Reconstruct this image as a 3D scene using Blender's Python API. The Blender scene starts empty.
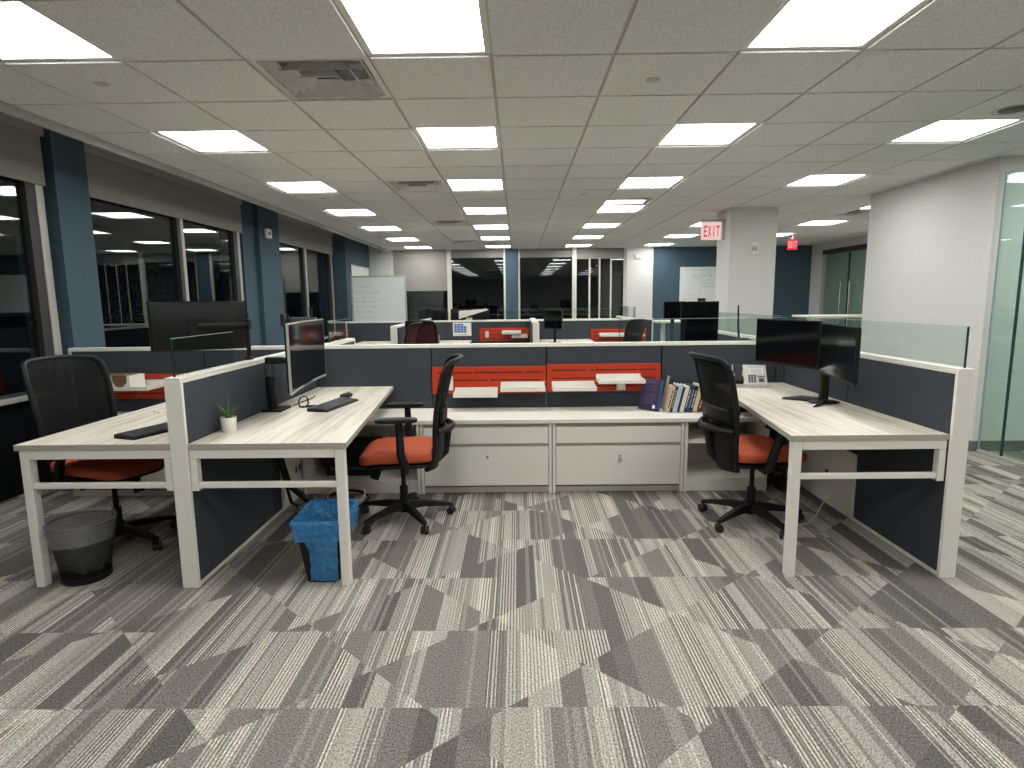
import bpy, bmesh, math, random
from mathutils import Vector, Matrix
random.seed(7)
SC = bpy.context.scene
COL = SC.collection
PI = math.pi

# ------------------------------------------------------------------ camera
HC = 1.45
F_PX, PITCH, ROLL, YAW = 592.0, 0.1418, -0.0113, -0.0103
cy, sy, cp, sp = math.cos(YAW), math.sin(YAW), math.cos(PITCH), math.sin(PITCH)
fw = Vector((sy * cp, cy * cp, -sp)); rt = Vector((cy, -sy, 0)); up = rt.cross(fw)
r2 = rt * math.cos(ROLL) + up * math.sin(ROLL)
u2 = -rt * math.sin(ROLL) + up * math.cos(ROLL)
cam = bpy.data.cameras.new('camera')
cam.sensor_width = 36.0
cam.lens = F_PX / 1024.0 * 36.0
cam.clip_start = 0.05
co = bpy.data.objects.new('camera', cam); COL.objects.link(co)
m = Matrix.Identity(4)
for i in range(3):
    m[i][0] = r2[i]; m[i][1] = u2[i]; m[i][2] = -fw[i]
m[0][3], m[1][3], m[2][3] = 0, 0, HC
co.matrix_world = m
SC.camera = co

# ------------------------------------------------------------------ world, exposure
w = bpy.data.worlds.new('night'); SC.world = w; w.use_nodes = True
w.node_tree.nodes['Background'].inputs[0].default_value = (0.012, 0.014, 0.018, 1)
w.node_tree.nodes['Background'].inputs[1].default_value = 0.15
vs = SC.view_settings
vs.view_transform = 'Standard'; vs.look = 'None'; vs.gamma = 1.0; vs.use_curve_mapping = False
vs.exposure = 0.14
LAMP = 16.5          # strength of the ceiling light diffusers


# ------------------------------------------------------------------ materials
def lin(c):
    c = c / 255.0
    return c / 12.92 if c <= 0.04045 else ((c + 0.055) / 1.055) ** 2.4


def rgb(r, g, b):
    return (lin(r), lin(g), lin(b), 1)


class N:
    """tiny node helper"""
    def __init__(s, name):
        s.m = bpy.data.materials.new(name); s.m.use_nodes = True
        s.t = s.m.node_tree; s.t.nodes.clear()
        s.out = s.t.nodes.new('ShaderNodeOutputMaterial')

    def n(s, typ, **kw):
        nd = s.t.nodes.new('ShaderNode' + typ)
        for k, v in kw.items():
            setattr(nd, k, v)
        return nd

    def l(s, a, b):
        s.t.links.new(a, b)

    def setin(s, sock, v):
        if isinstance(v, bpy.types.NodeSocket):
            s.l(v, sock)
        else:
            sock.default_value = v

    def math(s, op, a, b=None, c=None, clamp=False):
        nd = s.n('Math', operation=op, use_clamp=clamp)
        s.setin(nd.inputs[0], a)
        if b is not None: s.setin(nd.inputs[1], b)
        if c is not None: s.setin(nd.inputs[2], c)
        return nd.outputs[0]

    def mix(s, f, a, b):
        nd = s.n('Mix', data_type='RGBA')
        s.setin(nd.inputs[0], f); s.setin(nd.inputs[6], a); s.setin(nd.inputs[7], b)
        return nd.outputs[2]

    def bsdf(s, color, rough=0.5, metal=0.0, spec=0.5, bump=None, bstr=0.2, bdist=0.002):
        p = s.n('BsdfPrincipled')
        s.setin(p.inputs['Base Color'], color); s.setin(p.inputs['Roughness'], rough)
        p.inputs['Metallic'].default_value = metal
        p.inputs['Specular IOR Level'].default_value = spec
        if bump is not None:
            b = s.n('Bump'); b.inputs['Strength'].default_value = bstr
            b.inputs['Distance'].default_value = bdist
            s.l(bump, b.inputs['Height']); s.l(b.outputs[0], p.inputs['Normal'])
        s.l(p.outputs[0], s.out.inputs[0])
        return p


def paint(name, c, rough=0.5, metal=0.0, spec=0.5, var=0.06, scale=40):
    """a plain surface with faint procedural mottling"""
    k = N(name)
    tc = k.n('TexCoord'); nz = k.n('TexNoise'); nz.inputs['Scale'].default_value = scale
    k.l(tc.outputs['Object'], nz.inputs['Vector'])
    d = tuple(x * (1 - var) for x in c[:3]) + (1,); e = tuple(min(1, x * (1 + var)) for x in c[:3]) + (1,)
    col = k.mix(nz.outputs[0], d, e)
    k.bsdf(col, rough, metal, spec)
    return k.m


def fabric(name, c, scale=700, var=0.3, bstr=0.3):
    k = N(name)
    tc = k.n('TexCoord'); nz = k.n('TexNoise'); nz.inputs['Scale'].default_value = scale
    nz.inputs['Detail'].default_value = 3
    k.l(tc.outputs['Object'], nz.inputs['Vector'])
    d = tuple(x * (1 - var) for x in c[:3]) + (1,); e = tuple(min(1, x * (1 + var)) for x in c[:3]) + (1,)
    k.bsdf(k.mix(nz.outputs[0], d, e), 0.9, 0, 0.2, bump=nz.outputs[0], bstr=bstr, bdist=0.001)
    return k.m


def glass(name, tint, f0=0.06, edge=False):
    """a thin clear pane: straight-through transmission plus mirror reflection"""
    k = N(name)
    lw = k.n('LayerWeight'); lw.inputs['Blend'].default_value = 0.5
    fac = k.math('MULTIPLY_ADD', k.math('POWER', lw.outputs['Facing'], 4.5), 0.8, f0, clamp=True)
    tr = k.n('BsdfTransparent'); tr.inputs[0].default_value = tint
    gl = k.n('BsdfGlossy'); gl.inputs['Roughness'].default_value = 0.0
    gl.inputs[0].default_value = (0.95, 0.98, 0.97, 1)
    mx = k.n('MixShader'); k.l(fac, mx.inputs[0]); k.l(tr.outputs[0], mx.inputs[1]); k.l(gl.outputs[0], mx.inputs[2])
    k.l(mx.outputs[0], k.out.inputs[0])
    return k.m


def film(name, tint, opac, rough=0.35, scale=22, crumple=0.012):
    """thin plastic bag or mesh cloth: partly see-through"""
    k = N(name)
    tc = k.n('TexCoord'); nz = k.n('TexNoise'); nz.inputs['Scale'].default_value = scale
    nz.inputs['Detail'].default_value = 4
    k.l(tc.outputs['Object'], nz.inputs['Vector'])
    p = k.bsdf(tint, rough, 0, 0.6, bump=nz.outputs[0], bstr=0.8, bdist=crumple)
    tr = k.n('BsdfTransparent')
    mx = k.n('MixShader')
    fac = k.math('MULTIPLY_ADD', nz.outputs[0], 0.3, opac - 0.13, clamp=True)
    k.l(fac, mx.inputs[0]); k.l(tr.outputs[0], mx.inputs[1]); k.l(p.outputs[0], mx.inputs[2])
    k.l(mx.outputs[0], k.out.inputs[0])
    return k.m


def net(name, c, opac):
    """fine open weave: evenly part see-through"""
    k = N(name)
    p = k.bsdf(c, 0.8, 0, 0.15)
    tr = k.n('BsdfTransparent'); mx = k.n('MixShader'); mx.inputs[0].default_value = opac
    k.l(tr.outputs[0], mx.inputs[1]); k.l(p.outputs[0], mx.inputs[2]); k.l(mx.outputs[0], k.out.inputs[0])
    return k.m


def emit(name, c, s):
    k = N(name)
    e = k.n('Emission'); e.inputs[0].default_value = c; e.inputs[1].default_value = s
    k.l(e.outputs[0], k.out.inputs[0])
    return k.m


def carpet():
    k = N('striped_carpet')
    geo = k.n('NewGeometry'); sx = k.n('SeparateXYZ'); k.l(geo.outputs['Position'], sx.inputs[0])
    x, y = sx.outputs[0], sx.outputs[1]
    def wn1(v, dim='1D'):
        nd = k.n('TexWhiteNoise', noise_dimensions=dim)
        if dim == '1D': k.setin(nd.inputs['W'], v)
        else: k.setin(nd.inputs['Vector'], v)
        return nd.outputs['Value']
    def comb(a, b, c):
        nd = k.n('CombineXYZ'); k.setin(nd.inputs[0], a); k.setin(nd.inputs[1], b); k.setin(nd.inputs[2], c)
        return nd.outputs[0]
    row = k.math('FLOOR', k.math('DIVIDE', k.math('ADD', y, 0.06), 0.5))
    col = k.math('FLOOR', k.math('DIVIDE', k.math('ADD', x, 0.12), 0.5))
    tile = k.math('MULTIPLY', k.math('GREATER_THAN', wn1(comb(row, col, 3.3), '3D'), 0.55), k.math('ADD', row, 7.0))
    # slanted cuts running both ways across the stripes
    za = k.math('FLOOR', k.math('DIVIDE', k.math('MULTIPLY_ADD', x, -0.82, y), 0.66))
    zb = k.math('FLOOR', k.math('DIVIDE', k.math('MULTIPLY_ADD', x, 0.92, y), 0.81))
    def vor(scale, off):          # stripes of uneven width: a 1-D cell id
        v = k.n('TexVoronoi', voronoi_dimensions='1D', feature='F1')
        v.inputs['Scale'].default_value = scale
        v.inputs['Randomness'].default_value = 0.9
        k.setin(v.inputs['W'], k.math('ADD', x, off))
        sc = k.n('SeparateXYZ'); k.l(v.outputs['Color'], sc.inputs[0])
        return sc.outputs[0]
    toff = k.math('MULTIPLY', tile, 7.77)
    band = vor(10.5, toff)
    sub = vor(26.0, toff)
    h1 = wn1(comb(k.math('MULTIPLY', band, 91.7), k.math('MULTIPLY_ADD', za, 3.1, zb), tile), '3D')
    h2 = wn1(comb(k.math('MULTIPLY', sub, 57.3), k.math('MULTIPLY_ADD', za, 1.7, zb), 2.2), '3D')
    h3 = wn1(comb(k.math('MULTIPLY', band, 33.1), za, k.math('ADD', zb, 5.5)), '3D')
    fs = vor(64.0, toff)
    pin = k.math('FRACT', k.math('MULTIPLY', x, 71.0))
    fine = k.math('MAXIMUM', k.math('MULTIPLY', k.math('GREATER_THAN', pin, 0.55), k.math('GREATER_THAN', h2, 0.25)), k.math('MULTIPLY', k.math('GREATER_THAN', fs, 0.72), 0.8))
    plain = k.math('LESS_THAN', h1, 0.40)
    rl = k.n('ValToRGB'); k.l(h2, rl.inputs[0])
    rl.color_ramp.elements[0].color = rgb(156, 151, 143); rl.color_ramp.elements[1].color = rgb(212, 206, 193)
    rd = k.n('ValToRGB'); k.l(h3, rd.inputs[0])
    rd.color_ramp.elements[0].color = rgb(96, 92, 89); rd.color_ramp.elements[1].color = rgb(130, 125, 119)
    amp = k.math('MULTIPLY', fine, k.math('MULTIPLY_ADD', h3, 0.55, 0.40))
    lightc = k.mix(amp, rl.outputs[0], rgb(84, 80, 77))
    damp = k.math('MULTIPLY', k.math('GREATER_THAN', fs, 0.86), 0.35)
    darkc = k.mix(damp, rd.outputs[0], rgb(176, 170, 160))
    c2 = k.mix(plain, lightc, darkc)
    # pile
    nz = k.n('TexNoise'); nz.inputs['Scale'].default_value = 170; nz.inputs['Detail'].default_value = 3
    mp = k.n('Mapping'); mp.inputs['Scale'].default_value = (1, 0.7, 1)
    k.l(geo.outputs['Position'], mp.inputs[0]); k.l(mp.outputs[0], nz.inputs['Vector'])
    dark = k.n('Mix', data_type='RGBA', blend_type='MULTIPLY'); dark.inputs[0].default_value = 1.0
    rr = k.n('ValToRGB'); k.l(nz.outputs[0], rr.inputs[0])
    rr.color_ramp.elements[0].position = 0.30; rr.color_ramp.elements[0].color = (0.36, 0.36, 0.36, 1)
    rr.color_ramp.elements[1].position = 0.70; rr.color_ramp.elements[1].color = (1.42, 1.42, 1.42, 1)
    k.l(c2, dark.inputs[6]); k.l(rr.outputs[0], dark.inputs[7])
    k.bsdf(dark.outputs[2], 0.95, 0, 0.1, bump=nz.outputs[0], bstr=0.5, bdist=0.004)
    return k.m


def ceiling_tile():
    k = N('ceiling_tile')
    geo = k.n('NewGeometry')
    nz = k.n('TexNoise'); nz.inputs['Scale'].default_value = 160; nz.inputs['Detail'].default_value = 4
    k.l(geo.outputs['Position'], nz.inputs['Vector'])
    r = k.n('ValToRGB'); k.l(nz.outputs[0], r.inputs[0])
    r.color_ramp.elements[0].position = 0.33; r.color_ramp.elements[0].color = rgb(210, 210, 206)
    r.color_ramp.elements[1].position = 0.62; r.color_ramp.elements[1].color = rgb(242, 243, 240)
    k.bsdf(r.outputs[0], 0.95, 0, 0.1, bump=nz.outputs[0], bstr=0.3, bdist=0.003)
    return k.m


def wood():
    k = N('pale_grey_oak')
    tc = k.n('TexCoord'); mp = k.n('Mapping'); mp.inputs['Scale'].default_value = (26, 1.6, 8)
    k.l(tc.outputs['Object'], mp.inputs[0])
    nz = k.n('TexNoise'); nz.inputs['Scale'].default_value = 1.0; nz.inputs['Detail'].default_value = 6
    nz.inputs['Roughness'].default_value = 0.62; nz.inputs['Distortion'].default_value = 0.25
    k.l(mp.outputs[0], nz.inputs['Vector'])
    r = k.n('ValToRGB'); k.l(nz.outputs[0], r.inputs[0])
    r.color_ramp.elements[0].position = 0.30; r.color_ramp.elements[0].color = rgb(176, 164, 148)
    r.color_ramp.elements[1].position = 0.72; r.color_ramp.elements[1].color = rgb(232, 225, 211)
    a = r.color_ramp.elements.new(0.5); a.color = rgb(212, 203, 188)
    k.bsdf(r.outputs[0], 0.45, 0, 0.35)
    return k.m


MT = dict(
    carpet=carpet(), tile=ceiling_tile(), wood=wood(),
    grid=paint('grid_metal', rgb(196, 192, 182), 0.6),
    soffit=paint('soffit_paint', rgb(172, 171, 167), 0.8),
    wall=paint('white_wall_paint', rgb(214, 213, 208), 0.85, spec=0.2),
    wall_blue=paint('slate_blue_paint', rgb(70, 90, 101), 0.75, spec=0.25),
    wall_dark=paint('dark_low_wall', rgb(18, 19, 21), 0.9, spec=0.05),
    alu=paint('aluminium_frame', rgb(178, 174, 166), 0.45, 0.3),
    dark_alu=paint('dark_frame', rgb(52, 50, 50), 0.5, 0.2),
    shade=fabric('roller_shade_cloth', rgb(150, 146, 140), 500, 0.08, 0.1),
    valance=paint('shade_fascia', rgb(158, 156, 150), 0.6),
    base=paint('grey_baseboard', rgb(106, 106, 106), 0.7),
    night=glass('night_window_glass', (0.75, 0.78, 0.80, 1), 0.055),
    clear=glass('clear_screen_glass', (0.90, 0.945, 0.925, 1), 0.02),
    green=glass('green_office_glass', (0.85, 0.935, 0.905, 1), 0.03),
    gedge=paint('glass_edge', rgb(40, 62, 60), 0.25),
    frost=paint('translucent_edge', rgb(160, 180, 176), 0.3),
    lam=paint('white_laminate', rgb(226, 222, 211), 0.45, spec=0.4, var=0.03),
    metal=paint('white_powder_coat', rgb(228, 224, 214), 0.42, spec=0.45, var=0.03),
    edge=paint('grey_tan_edge_band', rgb(168, 160, 149), 0.5),
    panel=fabric('charcoal_panel_fabric', rgb(66, 70, 76), 600, 0.18, 0.15),
    orange=paint('orange_red_metal', rgb(188, 56, 22), 0.42, spec=0.45, var=0.04),
    slot=paint('slot_shadow_gap', rgb(48, 14, 10), 0.8),
    seat=fabric('burnt_orange_seat_fabric', rgb(184, 88, 62), 900, 0.28, 0.3),
    maroon=fabric('maroon_fabric', rgb(66, 36, 36), 800, 0.25, 0.2),
    black=paint('black_plastic', rgb(22, 22, 23), 0.5, spec=0.25),
    dgrey=paint('dark_grey_plastic', rgb(66, 66, 68), 0.45),
    rubber=paint('black_caster', rgb(22, 22, 23), 0.6),
    screen=paint('monitor_screen', rgb(10, 11, 13), 0.10, spec=0.22, var=0.0),
    silver=paint('silver_plastic', rgb(186, 184, 178), 0.35, 0.4),
    chrome=paint('chrome', rgb(205, 205, 205), 0.15, 0.95),
    mesh=net('black_chair_mesh', rgb(24, 24, 25), 0.84),
    wire=net('black_wire_mesh', rgb(22, 22, 23), 0.62),
    bagc=film('clear_bin_liner', rgb(190, 190, 190), 0.26, 0.25),
    wrap=film('clear_plastic_wrap', rgb(215, 215, 212), 0.22, 0.2),
    bagb=film('blue_bin_liner', rgb(70, 148, 208), 0.62, 0.14, 34, 0.03),
    pot=paint('white_ceramic', rgb(235, 232, 222), 0.4),
    leaf=paint('green_leaf', rgb(70, 112, 42), 0.5, var=0.3, scale=60),
    leafy=paint('grey_green_leaf', rgb(120, 136, 112), 0.6, var=0.2),
    soil=paint('soil', rgb(50, 38, 30), 0.9),
    paper=paint('paper', rgb(238, 234, 222), 0.7),
    yellow=paint('yellow_plastic', rgb(236, 176, 32), 0.5),
    red=paint('red_letters', rgb(222, 40, 52), 0.5),
    wb=paint('whiteboard_surface', rgb(226, 230, 227), 0.25, spec=0.5, var=0.01),
    ink=paint('faint_grey_ink', rgb(168, 172, 176), 0.7),
    inkg=paint('green_ink', rgb(120, 190, 165), 0.7),
    inkr=paint('orange_ink', rgb(226, 172, 128), 0.7),
    brown=paint('brown_card', rgb(118, 92, 66), 0.8),
    lamp=emit('lamp_diffuser', (0.985, 1.0, 0.985, 1), LAMP),
    exitlit=emit('lit_exit_plate', (1.0, 0.72, 0.70, 1), 0.75),
    exitred=emit('lit_exit_red', (0.9, 0.05, 0.07, 1), 0.8),
    lcd=emit('phone_display', (0.78, 0.82, 0.78, 1), 0.55),
    vent=paint('vent_metal', rgb(218, 216, 210), 0.45),
    ventdark=paint('vent_throat', rgb(20, 19, 18), 0.9),
)


# ------------------------------------------------------------------ mesh helper
class M:
    def __init__(s, o=(0, 0, 0)):
        s.bm = bmesh.new(); s.o = Vector(o); s.T = None

    def _x(s, vs):
        for v in vs:
            if s.T is not None: v.co = s.T @ v.co
            v.co -= s.o

    def box(s, x0, x1, y0, y1, z0, z1, bev=0.0, seg=2):
        x0, x1 = min(x0, x1), max(x0, x1); y0, y1 = min(y0, y1), max(y0, y1); z0, z1 = min(z0, z1), max(z0, z1)
        r = bmesh.ops.create_cube(s.bm, size=1.0)
        vs = r['verts']
        for v in vs:
            v.co = Vector((x0 + (v.co.x + .5) * (x1 - x0), y0 + (v.co.y + .5) * (y1 - y0), z0 + (v.co.z + .5) * (z1 - z0)))
        if bev > 0:
            bev = min(bev, .45 * min(x1 - x0, y1 - y0, z1 - z0))
            es = list({e for v in vs for e in v.link_edges})
            rr = bmesh.ops.bevel(s.bm, geom=es, offset=bev, segments=seg, profile=0.5, affect='EDGES')
            vs = list({v for v in rr['verts']} | {v for v in vs if v.is_valid})
        s._x(vs)
        return s

    def cyl(s, p0, p1, r0, r1=None, n=16, cap=True):
        r1 = r0 if r1 is None else r1
        p0, p1 = Vector(p0), Vector(p1); d = (p1 - p0).normalized()
        a = d.orthogonal().normalized(); b = d.cross(a)
        A = [s.bm.verts.new(p0 + (a * math.cos(2 * PI * i / n) + b * math.sin(2 * PI * i / n)) * r0) for i in range(n)]
        B = [s.bm.verts.new(p1 + (a * math.cos(2 * PI * i / n) + b * math.sin(2 * PI * i / n)) * r1) for i in range(n)]
        for i in range(n):
            s.bm.faces.new((A[i], A[(i + 1) % n], B[(i + 1) % n], B[i]))
        if cap:
            s.bm.faces.new(A[::-1]); s.bm.faces.new(B)
        s._x(A + B)
        return s

    def tube(s, pts, r, n=8, closed=False, flat=1.0):
        pts = [Vector(p) for p in pts]; rings = []
        L = len(pts); prev = None
        for i, p in enumerate(pts):
            if closed:
                t = pts[(i + 1) % L] - pts[i - 1]
            else:
                t = pts[min(i + 1, L - 1)] - pts[max(i - 1, 0)]
            t = t.normalized() if t.length > 1e-9 else Vector((0, 0, 1))
            if prev is None:
                a = t.orthogonal().normalized()
            else:
                a = (prev - t * prev.dot(t))
                a = a.normalized() if a.length > 1e-6 else t.orthogonal().normalized()
            prev = a; b = t.cross(a)
            rad = r[i] if isinstance(r, (list, tuple)) else r
            rings.append([s.bm.verts.new(p + (a * math.cos(2 * PI * j / n) + b * flat * math.sin(2 * PI * j / n)) * rad) for j in range(n)])
        for i in range(L if closed else L - 1):
            A, B = rings[i], rings[(i + 1) % L]
            for j in range(n):
                s.bm.faces.new((A[j], A[(j + 1) % n], B[(j + 1) % n], B[j]))
        if not closed:
            s.bm.faces.new(rings[0][::-1]); s.bm.faces.new(rings[-1])
        s._x([v for q in rings for v in q])
        return s

    def prism(s, poly, a0, a1, axis='y'):
        """extrude a 2-D outline along an axis (x: poly=(y,z); y: poly=(x,z); z: poly=(x,y))"""
        def P(q, a):
            return {'x': (a, q[0], q[1]), 'y': (q[0], a, q[1]), 'z': (q[0], q[1], a)}[axis]
        A = [s.bm.verts.new(P(q, a0)) for q in poly]; B = [s.bm.verts.new(P(q, a1)) for q in poly]
        n = len(poly)
        for i in range(n):
            s.bm.faces.new((A[i], A[(i + 1) % n], B[(i + 1) % n], B[i]))
        s.bm.faces.new(A[::-1]); s.bm.faces.new(B)
        s._x(A + B)
        return s

    def loft(s, rows, closed_u=False, caps=False):
        R = [[s.bm.verts.new(p) for p in row] for row in rows]
        n = len(R[0])
        for i in range(len(R) - 1):
            for j in range(n if closed_u else n - 1):
                s.bm.faces.new((R[i][j], R[i][(j + 1) % n], R[i + 1][(j + 1) % n], R[i + 1][j]))
        if caps:
            s.bm.faces.new(R[0][::-1]); s.bm.faces.new(R[-1])
        s._x([v for q in R for v in q])
        return s

    def lathe(s, prof, c=(0, 0, 0), n=24, sx=1.0, sy=1.0):
        return s.loft([[(c[0] + r * sx * math.cos(2 * PI * j / n), c[1] + r * sy * math.sin(2 * PI * j / n), c[2] + z) for j in range(n)] for r, z in prof], True, True)

    def superell(s, c, a, e=0.4, nu=28, nv=14, fn=None):
        def sp(v, p): return math.copysign(abs(v) ** p, v)
        rows = []
        for i in range(nv + 1):
            ph = -PI / 2 + PI * i / nv
            cph = max(1e-4, abs(math.cos(ph)) ** e)
            row = []
            for j in range(nu):
                th = 2 * PI * j / nu
                p = Vector((a[0] * cph * sp(math.cos(th), e), a[1] * cph * sp(math.sin(th), e), a[2] * sp(math.sin(ph), e)))
                if fn: p = fn(p)
                row.append(p + Vector(c))
            rows.append(row)
        return s.loft(rows, True, True)

    def build(s, name, mat, parent=None, smooth=False, thick=0.0, loc=None):
        bmesh.ops.recalc_face_normals(s.bm, faces=s.bm.faces)
        me = bpy.data.meshes.new(name); s.bm.to_mesh(me); s.bm.free()
        for mm in (mat if isinstance(mat, (list, tuple)) else [mat]):
            me.materials.append(MT[mm] if isinstance(mm, str) else mm)
        if smooth:
            me.polygons.foreach_set('use_smooth', [True] * len(me.polygons))
            me.set_sharp_from_angle(angle=math.radians(40))
        o = bpy.data.objects.new(name, me); COL.objects.link(o)
        if parent is not None: o.parent = parent
        if loc is not None: o.location = loc
        if thick:
            md = o.modifiers.new('thickness', 'SOLIDIFY'); md.thickness = thick; md.offset = 0
        return o


def thing(name, label, cat, loc=(0, 0, 0), rz=0.0, group=None):
    o = bpy.data.objects.new(name, None); COL.objects.link(o)
    o.empty_display_size = 0.1
    o.location = loc; o.rotation_euler = (0, 0, rz)
    tag(o, label, cat, group)
    return o


def tag(o, label, cat, group=None):
    o['label'] = label; o['category'] = cat
    if group: o['group'] = group
    return o


def struct(o):
    o['kind'] = 'structure'
    return o


def dup(root, loc, rz=None, label=None, group=None):
    r = root.copy(); COL.objects.link(r); r.location = loc
    if rz is not None: r.rotation_euler = (0, 0, rz)
    if label: r['label'] = label
    if group: r['group'] = group
    for ch in list(root.children):
        c = ch.copy(); COL.objects.link(c); c.parent = r
        for g in list(ch.children):
            d = g.copy(); COL.objects.link(d); d.parent = c
    return r


# ================================================================== ROOM
CZ = 2.649                                     # ceiling height
GX, GY, GP = -0.117, 3.12, 0.6096              # ceiling grid
XG = -3.82                                     # left window plane
XC = -3.72                                     # face of the left piers
YF = 14.4                                      # far wall
XR = 4.22                                      # white wall on the right
XRR = 7.0                                      # farther right wall
YB = -6.0                                      # wall behind

f_ = M(); f_.box(-4.1, 7.3, YB - .1, YF + .2, -0.08, 0.0)
struct(f_.build('floor', 'carpet'))

LIGHTS = ([(-4, r) for r in (-7, -4, -1, 2, 5, 8, 11, 14, 17)] + [(-1, r) for r in (-7, -4, -1, 2, 5, 8, 11, 14, 17)]
          + [(2, r) for r in (-7, -4, -1, 2, 5, 8, 11, 14, 17)] + [(5, r) for r in (-7, -4, -1, 2, 5, 11, 14, 17)]
          + [(8, r) for r in (-4, -1, 2, 8, 11, 14)] + [(11, 11)])
VENTS = [(-2, 0), (-2, 5), (-2, 10), (-2, 15), (8, 9)]
RETURN = (2, 7)
taken = set(LIGHTS) | set(VENTS) | {RETURN}

c_ = M()
XL = -3.03
for i in range(-5, 12):
    for j in range(-15, 19):
        x0, x1 = GX + GP * i, GX + GP * (i + 1); y0, y1 = GY + GP * j, GY + GP * (j + 1)
        x0 = max(x0, XL); x1 = min(x1, XRR + .15); y1 = min(y1, YF + .05)
        if (i, j) in taken or x1 - x0 < .05 or y1 - y0 < .05:
            continue
        g = 0.0095
        c_.box(x0 + g, x1 - g, y0 + g, y1 - g, CZ - 0.009, CZ + 0.012)
struct(c_.build('ceiling', 'tile'))
g_ = M()
for i in range(-4, 13):
    x = GX + GP * i
    g_.box(x - .012, x + .012, YB, YF, CZ + .006, CZ + .02)
for j in range(-15, 19):
    y = GY + GP * j
    g_.box(XL, XRR + .1, y - .012, y + .012, CZ + .0062, CZ + .0202)
struct(g_.build('trim_1', 'grid'))
s_ = M(); s_.box(-4.1, 7.3, YB, YF + .1, CZ + .25, CZ + .30)
struct(s_.build('ceiling', 'soffit'))

# left soffit lip, shade pocket
t_ = M(); t_.box(-3.055, XL, YB, YF, 2.585, CZ + .25)
struct(t_.build('trim_2', 'soffit'))
# left wall: low wall, sill, piers
b_ = M(); b_.box(-4.00, XG - .03, YB, 12.395, 0, 0.715)
struct(b_.build('wall_left', 'wall_dark'))
for k, (y0, y1) in enumerate(((YB, 4.83), (5.35, 8.34), (9.53, 12.2))):
    b_ = M(); b_.box(-4.00, XG + .03, y0, y1, .718, .757, .004)
    struct(b_.build('trim_%d' % (3 + k), 'alu'))
p = M(); p.box(-4.1, -3.79, 8.345, 8.739, 0, CZ + .247)
struct(p.build('wall_left', 'wall_blue'))
X3 = -3.53
for k, (y0, y1, xf) in enumerate(((4.93, 5.31, XC), (8.74, 9.48, XC), (12.40, YF + .1, X3))):
    p = M(); p.box(-4.1, xf, y0, y1, 0, CZ + .248)
    struct(p.build('wall_left', 'wall_blue'))
p = M(); p.box(-4.1, -4.00, YB, YF, CZ + .1, CZ + .249)
struct(p.build('wall_left', 'wall_dark'))


def left_window(n, y0, y1, mulls, fasc0):
    gl = M(); gl.box(XG - .012, XG - .004, y0, y1, .757, 2.80)
    root = struct(gl.build('window_%d' % n, 'night'))
    for a, b, mt in mulls:
        q = M(); q.box(XG - .05, XG + .035, a, b, .76, 2.80, .004)
        q.build('mullion', mt, root)
    sh = M(); sh.box(XG + .045, XG + .049, fasc0, y1 - .02, 2.40, 2.80)
    sh.box(XG + .040, XG + .054, fasc0, y1 - .02, 2.39, 2.41, .004)
    sh.build('roller_shade', 'shade', root)
    v = M(); v.box(XG + .06, XG + .068, fasc0, y1, 2.77, CZ + .24)
    v.build('shade_fascia', 'valance', root)
    return root


left_window(1, YB + .05, 4.91, [(4.80, 4.88, 'alu'), (4.70, 4.79, 'dark_alu'), (1.5, 1.57, 'alu'), (-1.5, -1.43, 'alu')], YB + .05)
left_window(2, 5.32, 8.34, [(6.82, 6.88, 'alu'), (6.75, 6.81, 'dark_alu'), (8.19, 8.26, 'alu'), (8.08, 8.18, 'dark_alu')], 5.33)
left_window(3, 9.49, 12.39, [(10.76, 10.84, 'alu'), (10.67, 10.75, 'dark_alu'), (12.25, 12.34, 'alu'), (12.13, 12.24, 'dark_alu')], 9.50)

# far wall
WB = struct(M().box(-4.1, 2.60, YF + .02, YF + .2, 0, .78).build('wall_back', 'wall'))
for x0, x1, y0, mt in ((-3.529, -3.02, YF - .02, 'wall'), (-.27, .02, YF - .05, 'wall_blue'), (2.605, 3.236, YF - .06, 'wall'), (3.24, 7.3, YF, 'wall_blue')):
    struct(M().box(x0, x1, y0, YF + .2, 0.001, CZ + .24).build('wall_back', mt))
struct(M().box(-3.015, 2.60, YF + .10, YF + .2, 2.60, CZ + .24).build('wall_back', 'valance'))


def far_window(n, x0, x1, shade_z, right_bar=True):
    gl = M(); gl.box(x0, x1, YF + .06, YF + .068, .79, 2.59)
    root = struct(gl.build('window_%d' % n, 'night'))
    q = M(); q.box(x0, x0 + .045, YF + .0, YF + .09, .79, 2.64, .003)
    q.build('mullion', 'lam', root)
    if right_bar:
        q = M(); q.box(x1 - .045, x1, YF + .0, YF + .09, .79, 2.64, .003)
        q.build('mullion', 'lam', root)
    sh = M(); sh.box(x0 + .05, x1 - .05, YF + .025, YF + .030, shade_z, 2.648)
    sh.box(x0 + .05, x1 - .05, YF + .02, YF + .034, shade_z - .015, shade_z + .01, .003)
    sh.build('roller_shade', 'shade', root)
    sl = M(); sl.box(x0, x1, YF - .06, YF + .05, .76, .785, .004)
    sl.build('window_sill', 'alu', root)
    return root


far_window(4, -3.015, -1.63, 1.69, True)
far_window(5, -1.62, -.275, 2.46, True)
far_window(6, .025, 1.37, 2.45, True)
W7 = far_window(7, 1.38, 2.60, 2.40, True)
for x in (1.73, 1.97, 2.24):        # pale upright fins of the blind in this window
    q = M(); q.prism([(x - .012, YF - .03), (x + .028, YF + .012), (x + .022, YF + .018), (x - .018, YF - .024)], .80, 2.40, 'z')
    q.build('blind_fin', 'lam', W7)

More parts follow.
